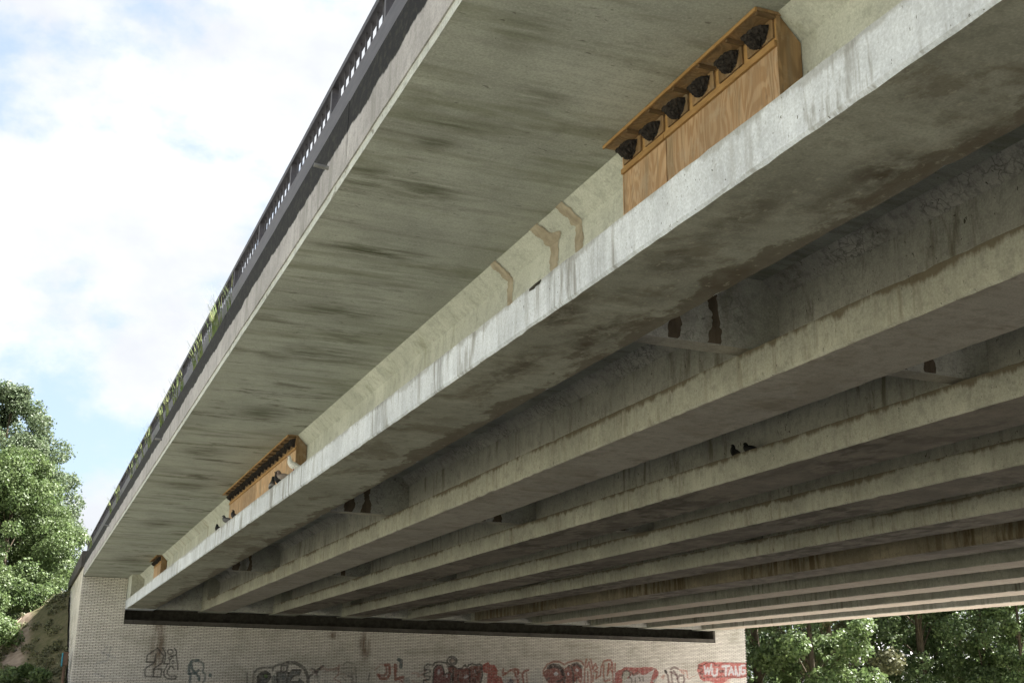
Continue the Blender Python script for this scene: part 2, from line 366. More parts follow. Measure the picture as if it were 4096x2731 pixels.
def extrude_section(sec, smat, y0, y1, step, jit, name, mats, parent, jset=(), jzk=1.0):
    n = len(sec); ys = list(np.arange(y0, y1, step)) + [y1]; v = []; f = []; fm = []
    for y in ys:
        for k, (x, z) in enumerate(sec):
            jx = rnd.gauss(0, jit) if k in jset else 0; jz = rnd.gauss(0, jit) * jzk if k in jset else 0
            if k in jset and jzk and rnd.random() < 0.05: jz += rnd.uniform(0.003, 0.014) * (1 if k in (0, 1, 2, 11) else -1)
            v.append((x + jx, y, z + jz))
    for j in range(len(ys) - 1):
        for k in range(n):
            k2 = (k + 1) % n
            f.append((j * n + k, (j + 1) * n + k, (j + 1) * n + k2, j * n + k2)); fm.append(smat[k])
    f.append(tuple(range(n))); fm.append(smat[0]); f.append(tuple((len(ys) - 1) * n + k for k in range(n))[::-1]); fm.append(smat[0])
    return mesh_obj(name, v, f, mats, parent, fm)

# deck slab with a jagged pale drip edge
sec = [(XF + 0.015, ZF), (XR - 0.015, ZF), (XR - 0.015, ZTOP - 0.12), (XF + 0.015, ZTOP - 0.12)]
deck = extrude_section(sec, [0, 1, 1, 1], Y0, YD - 0.002, 0.2, 0.0008, 'deck_slab', [m_soffit, m_drip], bridge, (0,), 0.0)
# edge beams: fascia panels with open joints
def edge_beam(x_out, side):
    L = 7.0; y = YD - 0.004
    while y > Y0:
        y0 = max(Y0, y - L + 0.015)
        x_in = x_out + side * 0.5
        a, b = min(x_out, x_in), max(x_out, x_in)
        mb = MB(); ys = np.linspace(y0, y, 15)
        secp = [(a, ZF + 0.085), (b, ZF + 0.085), (b, ZTOP), (a, ZTOP - 0.01)] if side > 0 else [(a, ZF + 0.085), (b, ZF + 0.085), (b, ZTOP - 0.01), (a, ZTOP)]
        extrude_section(secp, [0, 0, 0, 0], y0, y, 0.5, 0.0006, 'fascia_panel', [m_fascia], bridge, (0, 3))
        y -= L
edge_beam(XF, 1)
edge_beam(XR, -1)

# girders: inverted T with haunch under the slab
girders = []
for g in range(NG):
    x = X1 + SP * g
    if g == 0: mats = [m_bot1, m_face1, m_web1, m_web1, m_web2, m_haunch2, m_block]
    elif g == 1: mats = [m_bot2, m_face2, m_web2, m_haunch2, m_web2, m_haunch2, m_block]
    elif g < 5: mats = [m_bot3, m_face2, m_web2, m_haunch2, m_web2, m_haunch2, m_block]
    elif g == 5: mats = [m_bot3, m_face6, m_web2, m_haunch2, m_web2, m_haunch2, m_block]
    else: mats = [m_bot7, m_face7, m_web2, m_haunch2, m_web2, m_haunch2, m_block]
    ch = 0.022
    secg = [(x + ch, ZB), (x + FWD - ch, ZB), (x + FWD, ZB + ch), (x + FWD, ZB + FH), (x + WEB1, ZB + FH + 0.035),
            (x + WEB1, KZ), (x + WEB1 + 0.20, ZF + 0.01), (x + WEB0 - 0.20, ZF + 0.01), (x + WEB0, KZ), (x + WEB0, ZB + FH + 0.035), (x, ZB + FH), (x, ZB + ch)]
    smat = [0, 1, 1, 1, 4, 5, 5, 3, 2, 1, 1, 1]
    gi = extrude_section(secg, smat, Y0, YD + 0.5, 0.13, 0.0018, 'girder', mats, bridge, (0, 1, 2, 11, 10, 3))
    girders.append(gi)
    # solid end block over the bearing
    mb = MB(); mb.box(x + 0.006, x + FWD - 0.006, YD - 1.75, YD + 0.5, ZB + 0.006, ZF + 0.004); mb.build('end_block', m_block, gi)
    mb = MB(); mb.box(x - 0.012, x + FWD + 0.012, YD - 0.85, YD + 0.45, ZB - 0.006, ZB + FH - 0.02); mb.build('end_plate', m_block if g else m_face1, gi)
# cross beams between the girders
m_dia = concrete('cross_beam_concrete', (0.40, 0.40, 0.37), stain=(0.11, 0.10, 0.07), amt=0.6, streak=(2, 2, 0.8), var=0.2, pits=0.5, pitdir=(10, 10, 9), cracks=0.4)
m_dia_b = concrete('cross_beam_underside', (0.40, 0.37, 0.315), stain=(0.2, 0.18, 0.14), amt=0.4, streak=(2, 2, 2), var=0.1)
m_rust = simple('brown_damp_stain', (0.075, 0.06, 0.045), (0.13, 0.105, 0.08), 3, 0.95, 0.1, stretch=(3, 3, 1))
for g in range(NG - 1):
    x = X1 + SP * g
    for yd in (10.60, 24.35, 37.95):
        mb = MB(); a, b = x + WEB1 + 0.003, x + SP + WEB0 - 0.003
        z0, z1 = ZB + FH + 0.05, ZF + 0.003
        mb.box(a, b, yd, yd + 0.28, z0, z1)
        o = mb.build('cross_beam', [m_dia, m_dia_b], bridge); o.data.polygons[0].material_index = 1
        # damp brown runs on the face
        if g < 4:
            for q in range(2 if g else 2):
                fx = (0.53, 0.68)[q] + rnd.uniform(-0.02, 0.02); xx = a + (b - a) * fx; wv = rnd.uniform(0.05, 0.09)
                rows = 26; vs = []; fs = []
                for i in range(rows):
                    z = z0 + 0.01 + (z1 - z0 - 0.02) * i / (rows - 1); ww = wv * (1.0 + 0.35 * math.sin(i * 0.37 + q)); dx = 0.03 * math.sin(i * 0.23 + g)
                    vs += [(xx - ww + dx + rnd.uniform(-.014, .014), yd - 0.004, z), (xx + ww + dx + rnd.uniform(-.014, .014), yd - 0.004, z)]
                for i in range(rows - 1): fs.append((2 * i, 2 * i + 1, 2 * i + 3, 2 * i + 2))
                mesh_obj('damp_stain', vs, fs, m_rust, o)
    # end cross beam at the abutment
    mb = MB(); mb.box(x + FWD + 0.004, x + SP - 0.004, YD - 0.45, YD + 0.2, ZB + 0.03, ZF + 0.003); mb.build('end_cross_beam', m_dia, bridge)
# left return of the end cross beam, outside the first girder
mb = MB(); mb.box(X1 - 0.0, X1 + 0.25, YD - 1.70, YD - 0.01, ZB + FH + 0.02, ZF + 0.003); mb.build('end_block', m_web1, girders[0])

# brown repair strips running down the haunch and web of the first girder
m_mastic = simple('brown_repair_mastic', (0.26, 0.22, 0.175), (0.37, 0.33, 0.27), 9, 0.9, 0.1)
def strip(y, wid, lean, fork=False):
    pts = []; off = 0.004
    hx, hz = (0.20), (ZF - KZ); nl = math.hypot(0.20, hz)
    for t in np.linspace(0, 1, 22):   # haunch then web
        pts.append((X1 + WEB0 - 0.20 * (1 - t) - off * 0.9, y + lean * (1 - t) + 0.006 * math.sin(9 * t), ZF - hz * t - off * 0.9))
    for t in np.linspace(0, 1, 30)[1:]:
        pts.append((X1 + WEB0 - off, y + 0.012 * math.sin(5 * t + y), KZ + (ZB + FH + 0.045 - KZ) * t))
    v = []; f = []
    for i, p in enumerate(pts):
        ww = wid * (0.78 + 0.10 * math.sin(i * 0.6 + y)); r1, r2 = rnd.uniform(-.012, .012), rnd.uniform(-.012, .012)
        fk_ = 0.16 * math.exp(-((i - 17) / 3.5) ** 2) if fork else 0
        v += [(p[0], p[1] - ww / 2 + r1 - fk_, p[2]), (p[0], p[1] + ww / 2 + r2, p[2])]
    for i in range(len(pts) - 1): f.append((2 * i, 2 * i + 1, 2 * i + 3, 2 * i + 2))
    mesh_obj('repair_strip', v, f, m_mastic, girders[0])
z8 = lambda a, b: (1300 + a * .829, 400 + b * .829)
for kp, wd, ln, fk in [((895, 865), 0.20, 0.02, False), ((1105, 690), 0.26, 0.05, True), ((1225, 590), 0.21, 0.02, False)]:
    yy = onx(*z8(*kp), X1 + WEB0).y; strip(yy, wd, ln, fk)
for yy in (33.0, 34.6, 36.4, 37.6, 39.2, 40.6, 41.6): strip(yy, 0.07, 0.02)
# spalled crack at the top of the pale flange
m_dark = simple('dark_crevice', (0.02, 0.018, 0.015), (0.05, 0.042, 0.03), 20)
cp = [onx(*z8(a, b), X1 - 0.003) for a, b in [(985, 918), (1010, 900), (1018, 885), (1035, 876), (1043, 866)]]
v = []; f = []
for i, p in enumerate(cp):
    t = 0.004 + 0.022 * math.sin(math.pi * (i + .6) / 5.2); v += [(X1 - 0.003, p.y, p.z - t), (X1 - 0.003, p.y, min(p.z + t, ZB + FH))]
for i in range(len(cp) - 1): f.append((2 * i, 2 * i + 1, 2 * i + 3, 2 * i + 2))
mesh_obj('crack', v, f, m_dark, girders[0])
# drain spouts through the fascia
m_pipe = simple('grey_pipe', (0.11, 0.11, 0.115), (0.2, 0.2, 0.2), 8, 0.6, 0.4)
for yy in (10.44, 24.4, 38.35):
    mb = MB(); mb.tube([(XF + 0.1, yy, 4.86 + CAMZ), (XF - 0.14, yy + 0.02, 4.885 + CAMZ)], 0.022, 8); mb.build('drain_spout', m_pipe, bridge)

# ------------------------------------------------------------------ railing
rail = empty('guard_railing', (2.45, YD - 20, ZTOP))
tag(rail, 'dark grey steel railing with upright bars along the left edge of the bridge', 'railing')
m_steel = simple('weathered_grey_paint', (0.042, 0.04, 0.048), (0.065, 0.062, 0.072), 6, 0.55, 0.4, stretch=(3, 0.5, 3))
m_steel2 = simple('dark_rail_paint', (0.03, 0.029, 0.035), (0.05, 0.048, 0.056), 9, 0.55, 0.4)
YR0, YR1 = -2.0, 55.0
mb = MB(); mb.box(2.40, 2.503, YR0, YR1, 6.107 + CAMZ, 6.155 + CAMZ); mb.box(2.40, 2.408, YR0, YR1, 6.09 + CAMZ, 6.106 + CAMZ); mb.build('top_rail', m_steel2, rail)
mb = MB(); mb.box(2.40, 2.49, YR0, YR1, 5.50 + CAMZ, 5.773 + CAMZ); mb.build('bottom_rail', m_steel, rail)
pb = MB(); pb.box(-0.045, 0.045, -0.03, 0.03, 0, 6.107 - 5.25); pm = pb.build('post', m_steel, rail)
bb = MB(); bb.box(-0.009, 0.009, -0.009, 0.009, 0, 6.107 - 5.773); bm_ = bb.build('baluster', m_steel, rail)
def inst(src, loc, parent, rot=None, scale=None):
    o = src.copy(); C.objects.link(o); o.parent = parent
    o.matrix_parent_inverse = Matrix.Translation(-Vector(parent.location)); o.location = loc
    if rot is not None: o.rotation_euler = rot
    if scale is not None: o.scale = scale
    return o
ypost = 11.16 - 2.015 * 6; first = True
while ypost < YR1:
    if first: pm.location = (2.455, ypost, ZTOP)
    else: inst(pm, (2.455, ypost, ZTOP), rail)
    for k in range(1, 10):
        yb = ypost + 2.015 * k / 10
        if yb < 7.6 or yb > YR1: continue
        inst(bm_, (2.455, yb, 5.773 + CAMZ), rail)
    first = False; ypost += 2.015
bm_.location = (2.455, 7.45, 5.773 + CAMZ)

# ------------------------------------------------------------------ brick abutment
abut = empty('brick_abutment', (17.8, YD, 0))
tag(abut, 'white brick abutment wall with graffiti under the far end of the bridge', 'wall')
BH, BL, J = 0.0625, 0.2265, 0.0145
def mortar_mat():
    m, nt, b = newmat('dark_mortar', 1.0, 0.05); P = pos_of(nt)
    c = mixc(nt, thr(nt, noise(nt, P, 5, 5, 0.6), 0.3, 0.7), (0.035, 0.033, 0.028), (0.06, 0.056, 0.048)); nt.links.new(c, b.inputs['Base Color']); return m
m_mortar = mortar_mat()
def brick_mat():
    m, nt, b = newmat('white_brick', 0.75, 0.25); P = pos_of(nt)
    S = nd(nt, 'ShaderNodeSeparateXYZ', {0: P})
    row = mth(nt, 'FLOOR', mth(nt, 'DIVIDE', S.outputs[2], BH))
    cxx = mth(nt, 'FLOOR', mth(nt, 'DIVIDE', mth(nt, 'ADD', mth(nt, 'ADD', S.outputs[0], S.outputs[1]), mth(nt, 'MULTIPLY', row, BL / 2)), BL))
    wn = nd(nt, 'ShaderNodeTexWhiteNoise', {'Vector': nd(nt, 'ShaderNodeCombineXYZ', {0: cxx, 1: row, 2: 0.0}).outputs[0]}, noise_dimensions='2D')
    c = mixc(nt, wn.outputs[0], (0.60, 0.565, 0.515), (0.75, 0.71, 0.655))
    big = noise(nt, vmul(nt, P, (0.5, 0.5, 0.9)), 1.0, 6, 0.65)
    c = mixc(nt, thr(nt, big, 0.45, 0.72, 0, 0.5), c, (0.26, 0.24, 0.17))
    sm = noise(nt, P, 30, 4, 0.7); c = mixc(nt, thr(nt, sm, 0.45, 0.8, 0, 0.4), c, (0.3, 0.28, 0.24))
    # rust runs below the ledge
    n = noise(nt, vmul(nt, P, (4, 4, 0.8)), 1.0, 5, 0.65)
    for (px, py, rx, rz) in [(1462, 2580, 0.42, 0.9), (632, 2590, 0.42, 1.5), (640, 2480, 0.3, 0.6), (1335, 2540, 0.35, 0.25)]:
        q = ony(px, py, YD); d = vmul(nt, vadd(nt, P, (-q.x, 0, -q.z)), (1 / rx, 0, 1 / rz))
        L = nd(nt, 'ShaderNodeVectorMath', {0: d}, operation='LENGTH').outputs['Value']
        c = mixc(nt, mth(nt, 'MULTIPLY', thr(nt, L, 1.0, 0.2, 0, 0.85), thr(nt, n, 0.3, 0.6)), c, (0.14, 0.085, 0.05))
    at = nd(nt, 'ShaderNodeAttribute', attribute_name='spray_paint')
    fade = thr(nt, noise(nt, P, 7, 5, 0.7), 0.28, 0.6, 0.55, 1.0)
    c = mixc(nt, mth(nt, 'MULTIPLY', at.outputs['Alpha'], fade), c, at.outputs['Color'])
    nt.links.new(c, b.inputs['Base Color']); return m
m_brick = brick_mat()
# mortar body: left pier, parapet under the ledge, right pier, wing wall
mb = MB()
mb.box(XF - 0.02 + 0.012, XSL, YD + 0.012, YD + 1.55, -0.2, ZF - 0.003)
mb.box(XSL, XSR, YD + 0.012, YD + 1.55, -0.2, ZL - 0.002)
mb.box(XSR, XR, YD + 0.012, YD + 1.55, -0.2, ZF - 0.003)
mb.box(XSL, XSR, YD + 1.2, YD + 1.5, ZL, ZF - 0.003)
mb.build('wall_core', m_mortar, abut)
WING_Y1 = 63.3
mb = MB(); mb.box(XF - 0.008, XF + 0.4, YD + 1.552, WING_Y1, -0.2, 4.88 + CAMZ); mb.build('wing_core', m_mortar, abut)
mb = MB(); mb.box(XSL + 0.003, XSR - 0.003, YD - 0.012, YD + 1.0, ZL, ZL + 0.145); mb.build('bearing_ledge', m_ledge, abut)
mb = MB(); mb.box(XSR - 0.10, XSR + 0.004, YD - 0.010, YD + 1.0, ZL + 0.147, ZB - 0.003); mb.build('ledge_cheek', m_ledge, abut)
mb = MB(); mb.prism_x([(YD + 0.02, 4.87 + CAMZ), (WING_Y1 + 0.25, 4.83 + CAMZ), (WING_Y1 + 0.25, 5.22 + CAMZ), (YD + 0.02, 5.50 + CAMZ)], XF - 0.13, XF + 0.45); fix_normals(mb.build('coping', m_coping, abut))

# spray paint: strokes measured on the wall, evaluated per cell of each brick face
BLK = (0.028, 0.026, 0.028); DRED = (0.17, 0.035, 0.04); RED = (0.36, 0.05, 0.035); WHT = (0.62, 0.62, 0.66); TEAL = (0.04, 0.085, 0.095); GRY = (0.10, 0.115, 0.12); BRN = (0.10, 0.045, 0.03)
MAR = (0.12, 0.05, 0.055); LTG = (0.40, 0.42, 0.36); BLU = (0.03, 0.045, 0.08)
strokes = []
def S(zone, pts, wpx, color, a=0.9, closed=False):
    ox, oy, k = zone; P = [ony(ox + x * k, oy + y * k, YD) for x, y in pts]
    if closed: P.append(P[0])
    strokes.append((np.array([(p.x, p.z) for p in P]), wpx * k / 95.0 / 2, color, a, False))
def FILL(zone, pts, color, a=0.9):
    ox, oy, k = zone; P = [ony(ox + x * k, oy + y * k, YD) for x, y in pts]
    strokes.append((np.array([(p.x, p.z) for p in P]), 0, color, a, True))
def ell(cx, cy, rx, ry, a0=0, a1=360, n=14): return [(cx + rx * math.cos(math.radians(a0 + (a1 - a0) * i / n)), cy + ry * math.sin(math.radians(a0 + (a1 - a0) * i / n))) for i in range(n + 1)]
zA = (560, 2560, 0.17)
S(zA, [(415, 180), (170, 345), (150, 505), (345, 510), (370, 330)], 26, BLK, .85)
S(zA, [(415, 180), (530, 325), (560, 345), (530, 515), (320, 665), (310, 850)], 26, BLK, .85)
S(zA, [(345, 515), (120, 655), (115, 835), (490, 855), (515, 665), (320, 675)], 26, BLK, .85)
S(zA, [(535, 170), (600, 300), (600, 430), (560, 545), (690, 545), (700, 490), (670, 390), (780, 375), (700, 460)], 26, BLK, .85)
S(zA, [(535, 170), (650, 140), (790, 145), (860, 260), (850, 340), (730, 370)], 26, BLK, .85)
S(zA, ell(712, 265, 62, 60), 24, BLK, .85)
S(zA, [(860, 375), (880, 520), (890, 690)], 24, BLK, .85); S(zA, ell(775, 510, 28, 35), 20, BLK, .8)
S(zA, [(800, 680), (770, 605), (710, 605), (650, 700), (640, 770), (690, 835), (850, 835), (840, 905), (640, 900), (570, 830), (560, 730), (640, 570)], 26, BLK, .85)
S(zA, [(1370, 465), (1230, 480), (1160, 580), (1150, 760)], 52, TEAL, .85); S(zA, [(1215, 570), (1225, 670), (1300, 760), (1380, 700)], 44, TEAL, .85)
S(zA, [(1400, 490), (1490, 540), (1500, 640), (1470, 720), (1530, 800), (1530, 900), (1480, 1000)], 36, TEAL, .7)
S(zA, [(1150, 780), (1300, 770), (1390, 850), (1390, 930)], 46, TEAL, .85); S(zA, [(1190, 800), (1170, 980)], 42, TEAL, .8); S(zA, [(1650, 805), (1655, 825)], 60, TEAL, .8)
zB = (960, 2590, 0.17)
S(zB, [(340, 560), (420, 490), (560, 455), (740, 450)], 40, BLK, .7); S(zB, [(770, 520), (790, 440), (900, 390), (1120, 335)], 40, BLK, .75)
S(zB, [(1120, 345), (1300, 350), (1420, 410), (1520, 490), (1560, 580), (1600, 700), (1600, 829)], 62, BLK, .75)
FILL(zB, [(380, 829), (390, 660), (480, 570), (620, 525), (720, 590), (745, 680), (690, 780), (640, 829)], BLK, .9)
FILL(zB, [(500, 829), (505, 640), (560, 590), (650, 600), (680, 680), (640, 760), (560, 829)], GRY, .85)
S(zB, ell(605, 655, 62, 42), 34, BLK, .9); S(zB, [(595, 650), (620, 660)], 52, (0.10, 0.20, 0.04), .9)
FILL(zB, [(750, 829), (740, 690), (800, 620), (870, 680), (880, 829)], GRY, .85); FILL(zB, [(890, 829), (890, 590), (1100, 570), (1110, 829)], GRY, .85)
FILL(zB, [(1100, 829), (1120, 700), (1230, 540), (1420, 540), (1380, 620), (1250, 640), (1170, 760), (1180, 829)], GRY, .9)
S(zB, [(880, 829), (875, 640), (860, 560), (1090, 560), (1130, 580)], 40, BLK, .85); S(zB, [(1130, 620), (1230, 520), (1430, 520), (1400, 620), (1270, 650), (1190, 740), (1180, 829)], 34, BLK, .85)
S(zB, [(1090, 829), (1110, 690), (1160, 600)], 34, BLK, .85); S(zB, [(965, 540), (975, 410), (1120, 415), (1100, 540)], 38, BLK, .8); S(zB, [(1030, 480), (1035, 490)], 36, BLK, .8)
FILL(zB, [(1200, 829), (1210, 770), (1370, 770), (1390, 700), (1520, 800), (1500, 829)], (0.05, 0.055, 0.055), .85)
S(zB, [(1610, 690), (1760, 560), (1960, 420)], 46, BLK, .7); S(zB, [(1750, 510), (1800, 610), (1870, 480)], 40, BLK, .7); S(zB, [(1690, 480), (1720, 490)], 44, BLK, .6); S(zB, [(1770, 670), (1850, 665)], 44, BLK, .55)
S(zB, [(160, 590), (170, 829)], 44, BLK, .5); S(zB, [(330, 580), (310, 829)], 44, BLK, .5)
zC = (1360, 2560, 0.153)
for pts in [[(80, 640), (180, 560), (340, 600)], [(60, 720), (330, 700)], [(400, 690), (430, 1100)], [(20, 850), (330, 840)], [(200, 900), (340, 960), (310, 1100)], [(60, 960), (160, 1060)]]: S(zC, pts, 30, BLK, .45)
FILL(zC, [(180, 900), (340, 880), (330, 960), (190, 960)], (0.10, 0.07, 0.075), .5)
S(zC, [(780, 860), (740, 1030)], 34, BLK, .6)
S(zC, [(1180, 640), (1290, 630), (1300, 870), (1230, 1000), (1060, 990), (990, 890)], 60, (0.26, 0.055, 0.03), .85); S(zC, [(1200, 650), (1225, 840), (1150, 920), (1050, 900)], 50, (0.22, 0.06, 0.04), .75)
S(zC, [(1440, 630), (1440, 850), (1450, 1020), (1650, 950)], 60, (0.26, 0.055, 0.03), .85); S(zC, [(1470, 640), (1480, 800)], 44, (0.22, 0.06, 0.04), .7)
S(zC, [(1530, 500), (1600, 530), (1590, 690)], 76, (0.015, 0.05, 0.07), .9); FILL(zC, [(1640, 1000), (1800, 950), (1850, 1117), (1640, 1117)], (0.12, 0.15, 0.17), .45)
zD = (1680, 2590, 0.17)
S(zD, [(290, 400), (180, 375), (100, 440), (110, 520), (230, 500), (250, 560), (90, 610), (110, 660), (240, 660), (230, 730), (80, 760), (80, 829)], 30, BLK, .85)
FILL(zD, [(300, 829), (310, 520), (350, 410), (500, 400), (560, 520), (580, 590), (700, 560), (750, 640), (720, 829)], DRED, .92)
FILL(zD, [(640, 420), (800, 420), (900, 490), (1130, 470), (1200, 420), (1450, 430), (1450, 640), (1400, 829), (740, 829), (760, 600), (660, 560)], (0.175, 0.045, 0.035), .92)
S(zD, [(300, 829), (320, 500), (400, 400), (520, 400), (570, 560), (560, 640), (700, 560), (745, 650), (710, 829)], 30, BLK, .85)
S(zD, [(300, 420), (340, 350), (440, 320), (620, 350)], 34, BLK, .85); S(zD, ell(755, 300, 115, 100), 34, BLK, .85); S(zD, ell(765, 305, 66, 58), 30, BLK, .8); FILL(zD, ell(760, 305, 50, 40), (0.33, 0.2, 0.16), .6)
S(zD, [(640, 390), (650, 430), (790, 430), (880, 480), (980, 480), (1060, 400), (1110, 470), (1150, 390), (1230, 370), (1330, 400), (1410, 375), (1460, 420), (1470, 640), (1420, 829)], 34, BLK, .85)
S(zD, [(780, 480), (770, 829)], 34, BLK, .8); S(zD, [(900, 620), (890, 750), (940, 829)], 30, BLK, .8); S(zD, [(1160, 480), (1170, 640), (1170, 829)], 32, BLK, .8); S(zD, [(1300, 500), (1330, 600), (1400, 560), (1440, 480)], 28, BLK, .75); S(zD, ell(1275, 770, 30, 60), 26, BLK, .7)
S(zD, [(445, 530), (440, 590)], 44, WHT, .75); S(zD, [(630, 650), (632, 670)], 40, WHT, .75); S(zD, [(1060, 690), (1110, 660)], 56, WHT, .7); S(zD, [(1285, 520), (1290, 570)], 26, WHT, .5)
FILL(zD, [(1470, 400), (1600, 320), (1650, 390), (1760, 400), (1830, 520), (1820, 640), (1920, 690), (1950, 829), (1580, 829), (1590, 600), (1480, 560)], RED, .88)
for pts in [[(1960, 500), (1950, 600), (2050, 580), (2130, 520)], [(2120, 530), (2230, 490), (2310, 510), (2300, 620)], [(2230, 560), (2250, 640), (2300, 760), (2310, 829)], [(2020, 600), (1950, 640)]]: S(zD, pts, 40, (0.30, 0.07, 0.04), .8)
FILL(zD, [(1960, 700), (2150, 660), (2200, 829), (1960, 829)], (0.42, 0.42, 0.45), .5); FILL(zD, [(2060, 829), (2120, 720), (2210, 760), (2200, 829)], BLU, .8)
zE = (2050, 2590, 0.17)
S(zE, [(20, 560), (80, 500), (130, 540), (130, 600)], 40, (0.28, 0.06, 0.04), .8); S(zE, [(370, 520), (270, 550), (230, 620), (260, 829)], 44, (0.28, 0.06, 0.04), .85); S(zE, [(330, 600), (350, 829)], 36, (0.28, 0.07, 0.05), .6)
FILL(zE, [(420, 600), (560, 470), (640, 480), (700, 640), (720, 829), (410, 829)], (0.47, 0.48, 0.46), .35)
FILL(zE, [(800, 500), (880, 390), (1050, 370), (1170, 450), (1230, 480), (1330, 400), (1480, 350), (1600, 400), (1640, 520), (1640, 680), (1540, 720), (1440, 829), (850, 829), (760, 700), (720, 590)], (0.22, 0.042, 0.032), .9)
S(zE, [(730, 640), (730, 520), (820, 380), (960, 320), (1100, 320), (1220, 390), (1300, 340), (1500, 290), (1620, 310), (1680, 400)], 40, (0.28, 0.075, 0.045), .8)
S(zE, [(850, 450), (960, 410), (1080, 430), (1160, 520), (1190, 610)], 84, BLK, .9); S(zE, [(1420, 400), (1520, 370), (1620, 450)], 60, BLK, .85); S(zE, [(1320, 410), (1400, 470), (1430, 600), (1430, 829)], 40, BLK, .8)
S(zE, [(800, 760), (860, 710)], 40, BLK, .7); S(zE, [(1050, 790), (1150, 760), (1240, 670), (1210, 829)], 44, BLK, .8); S(zE, [(1510, 700), (1510, 829)], 36, BLK, .6)
FILL(zE, ell(1025, 605, 55, 42), WHT, .9); FILL(zE, [(1310, 555), (1340, 620), (1300, 630)], WHT, .9); S(zE, [(1310, 600), (1312, 620)], 46, WHT, .9); S(zE, [(1505, 510), (1530, 525)], 50, WHT, .9)
for pts in [[(1700, 500), (1740, 260), (1800, 190), (1850, 300), (1890, 500)], [(1750, 450), (1800, 330), (1850, 560), (1850, 829)], [(1890, 480), (1950, 370), (2000, 470), (1900, 560)], [(1700, 540), (1690, 829)], [(1770, 560), (1780, 829)], [(1960, 560), (2000, 560), (1960, 720), (2070, 640), (2080, 500)],
            [(2090, 450), (2150, 310), (2280, 270), (2340, 330)], [(2150, 400), (2140, 600), (2160, 780), (2300, 750)], [(2270, 360), (2230, 640)], [(1560, 720), (1600, 800), (1640, 680)], [(1900, 640), (1890, 780)], [(2330, 380), (2300, 500), (2350, 560)]]: S(zE, pts, 38, (0.33, 0.085, 0.055), .8)
zF2 = (2430, 2590, 0.17)
for pts in [[(0, 280), (80, 290), (120, 380), (130, 829)], [(180, 370), (175, 560)], [(30, 380), (20, 600)]]: S(zF2, pts, 36, (0.33, 0.085, 0.055), .8)
FILL(zF2, [(180, 600), (230, 540), (340, 500), (380, 450), (1060, 450), (1160, 490), (1210, 590), (1160, 700), (1050, 780), (1100, 829), (160, 829)], (0.32, 0.05, 0.045), .9)
FILL(zF2, [(350, 640), (380, 560), (450, 530), (520, 570), (520, 640), (470, 700), (380, 829), (350, 829)], LTG, .9)
FILL(zF2, [(520, 700), (570, 600), (600, 650), (700, 620), (760, 590), (800, 630), (900, 620), (1000, 560), (1120, 480), (1090, 540), (1040, 680), (1000, 829), (380, 829), (420, 740)], (0.50, 0.50, 0.48), .85)
for pts in [[(340, 690), (370, 560), (450, 520), (530, 570), (520, 680)], [(560, 560), (610, 650), (720, 560)], [(570, 829), (570, 740)], [(650, 720), (660, 829)], [(740, 680), (770, 760)], [(830, 680), (840, 760)], [(520, 690), (560, 720)]]: S(zF2, pts, 34, (0.05, 0.055, 0.04), .7)
for pts in [[(1360, 550), (1420, 640), (1440, 829)], [(1500, 560), (1510, 700), (1530, 829)], [(1490, 500), (1570, 450), (1660, 490)], [(1560, 540), (1620, 630), (1680, 829)], [(1640, 720), (1700, 640), (1790, 650), (1810, 760), (1780, 829)], [(1480, 560), (1630, 640)]]: S(zF2, pts, 46, MAR, .75)
S(zF2, [(1360, 535), (1380, 565)], 60, BLK, .9)
for pts in [[(1270, 690), (1330, 640), (1310, 720)], [(1700, 520), (1860, 540), (1890, 680)], [(1740, 560), (1800, 600)]]: S(zF2, pts, 40, (0.42, 0.12, 0.08), .6)
zG = (2700, 2500, 0.1473)
FILL(zG, [(600, 1230), (620, 1060), (780, 980), (960, 920), (1080, 940), (1100, 1010), (1250, 960), (1440, 930), (1560, 920), (1900, 950), (1950, 1000), (1950, 1400), (1760, 1440), (1480, 1440), (1300, 1568), (1100, 1568), (900, 1500), (780, 1520), (680, 1440), (640, 1320)], (0.46, 0.06, 0.055), .85)
S(zG, [(720, 1090), (640, 1080), (630, 1160), (730, 1180), (740, 1240), (650, 1280), (690, 1310), (760, 1300), (720, 1400), (800, 1440)], 40, (0.07, 0.02, 0.02), .8)
S(zG, [(760, 1080), (850, 1020), (960, 990), (1060, 1010), (1080, 1080), (1200, 1090)], 34, (0.08, 0.025, 0.025), .75); S(zG, [(1280, 1020), (1480, 990), (1620, 1010), (1720, 1000), (1880, 1000), (1930, 1100)], 30, (0.08, 0.025, 0.025), .75); S(zG, [(860, 1400), (1010, 1390), (1100, 1410), (1300, 1380), (1480, 1390), (1700, 1400), (1930, 1370)], 30, (0.08, 0.025, 0.025), .7)
S(zG, [(800, 1110), (830, 1310), (890, 1150), (920, 1310), (990, 1060)], 50, WHT, .95)
S(zG, [(1010, 1170), (1010, 1310), (1060, 1370), (1130, 1340), (1150, 1180)], 58, WHT, .95)
S(zG, [(1220, 1240), (1310, 1240)], 70, (0.06, 0.04, 0.045), .8)
S(zG, [(1290, 1110), (1470, 1095)], 62, WHT, .95); S(zG, [(1385, 1110), (1380, 1340)], 62, WHT, .95)
S(zG, [(1460, 1340), (1530, 1130), (1590, 1330)], 50, WHT, .95); S(zG, [(1490, 1270), (1570, 1270)], 40, WHT, .95)
S(zG, [(1640, 1330), (1640, 1110), (1700, 1350), (1760, 1340), (1750, 1120)], 48, WHT, .95)
S(zG, [(1890, 1080), (1800, 1090), (1790, 1260), (1820, 1320), (1900, 1300), (1900, 1210), (1850, 1210)], 48, WHT, .95)
S(zG, [(590, 540 + 700), (600, 1300)], 10, RED, .1)
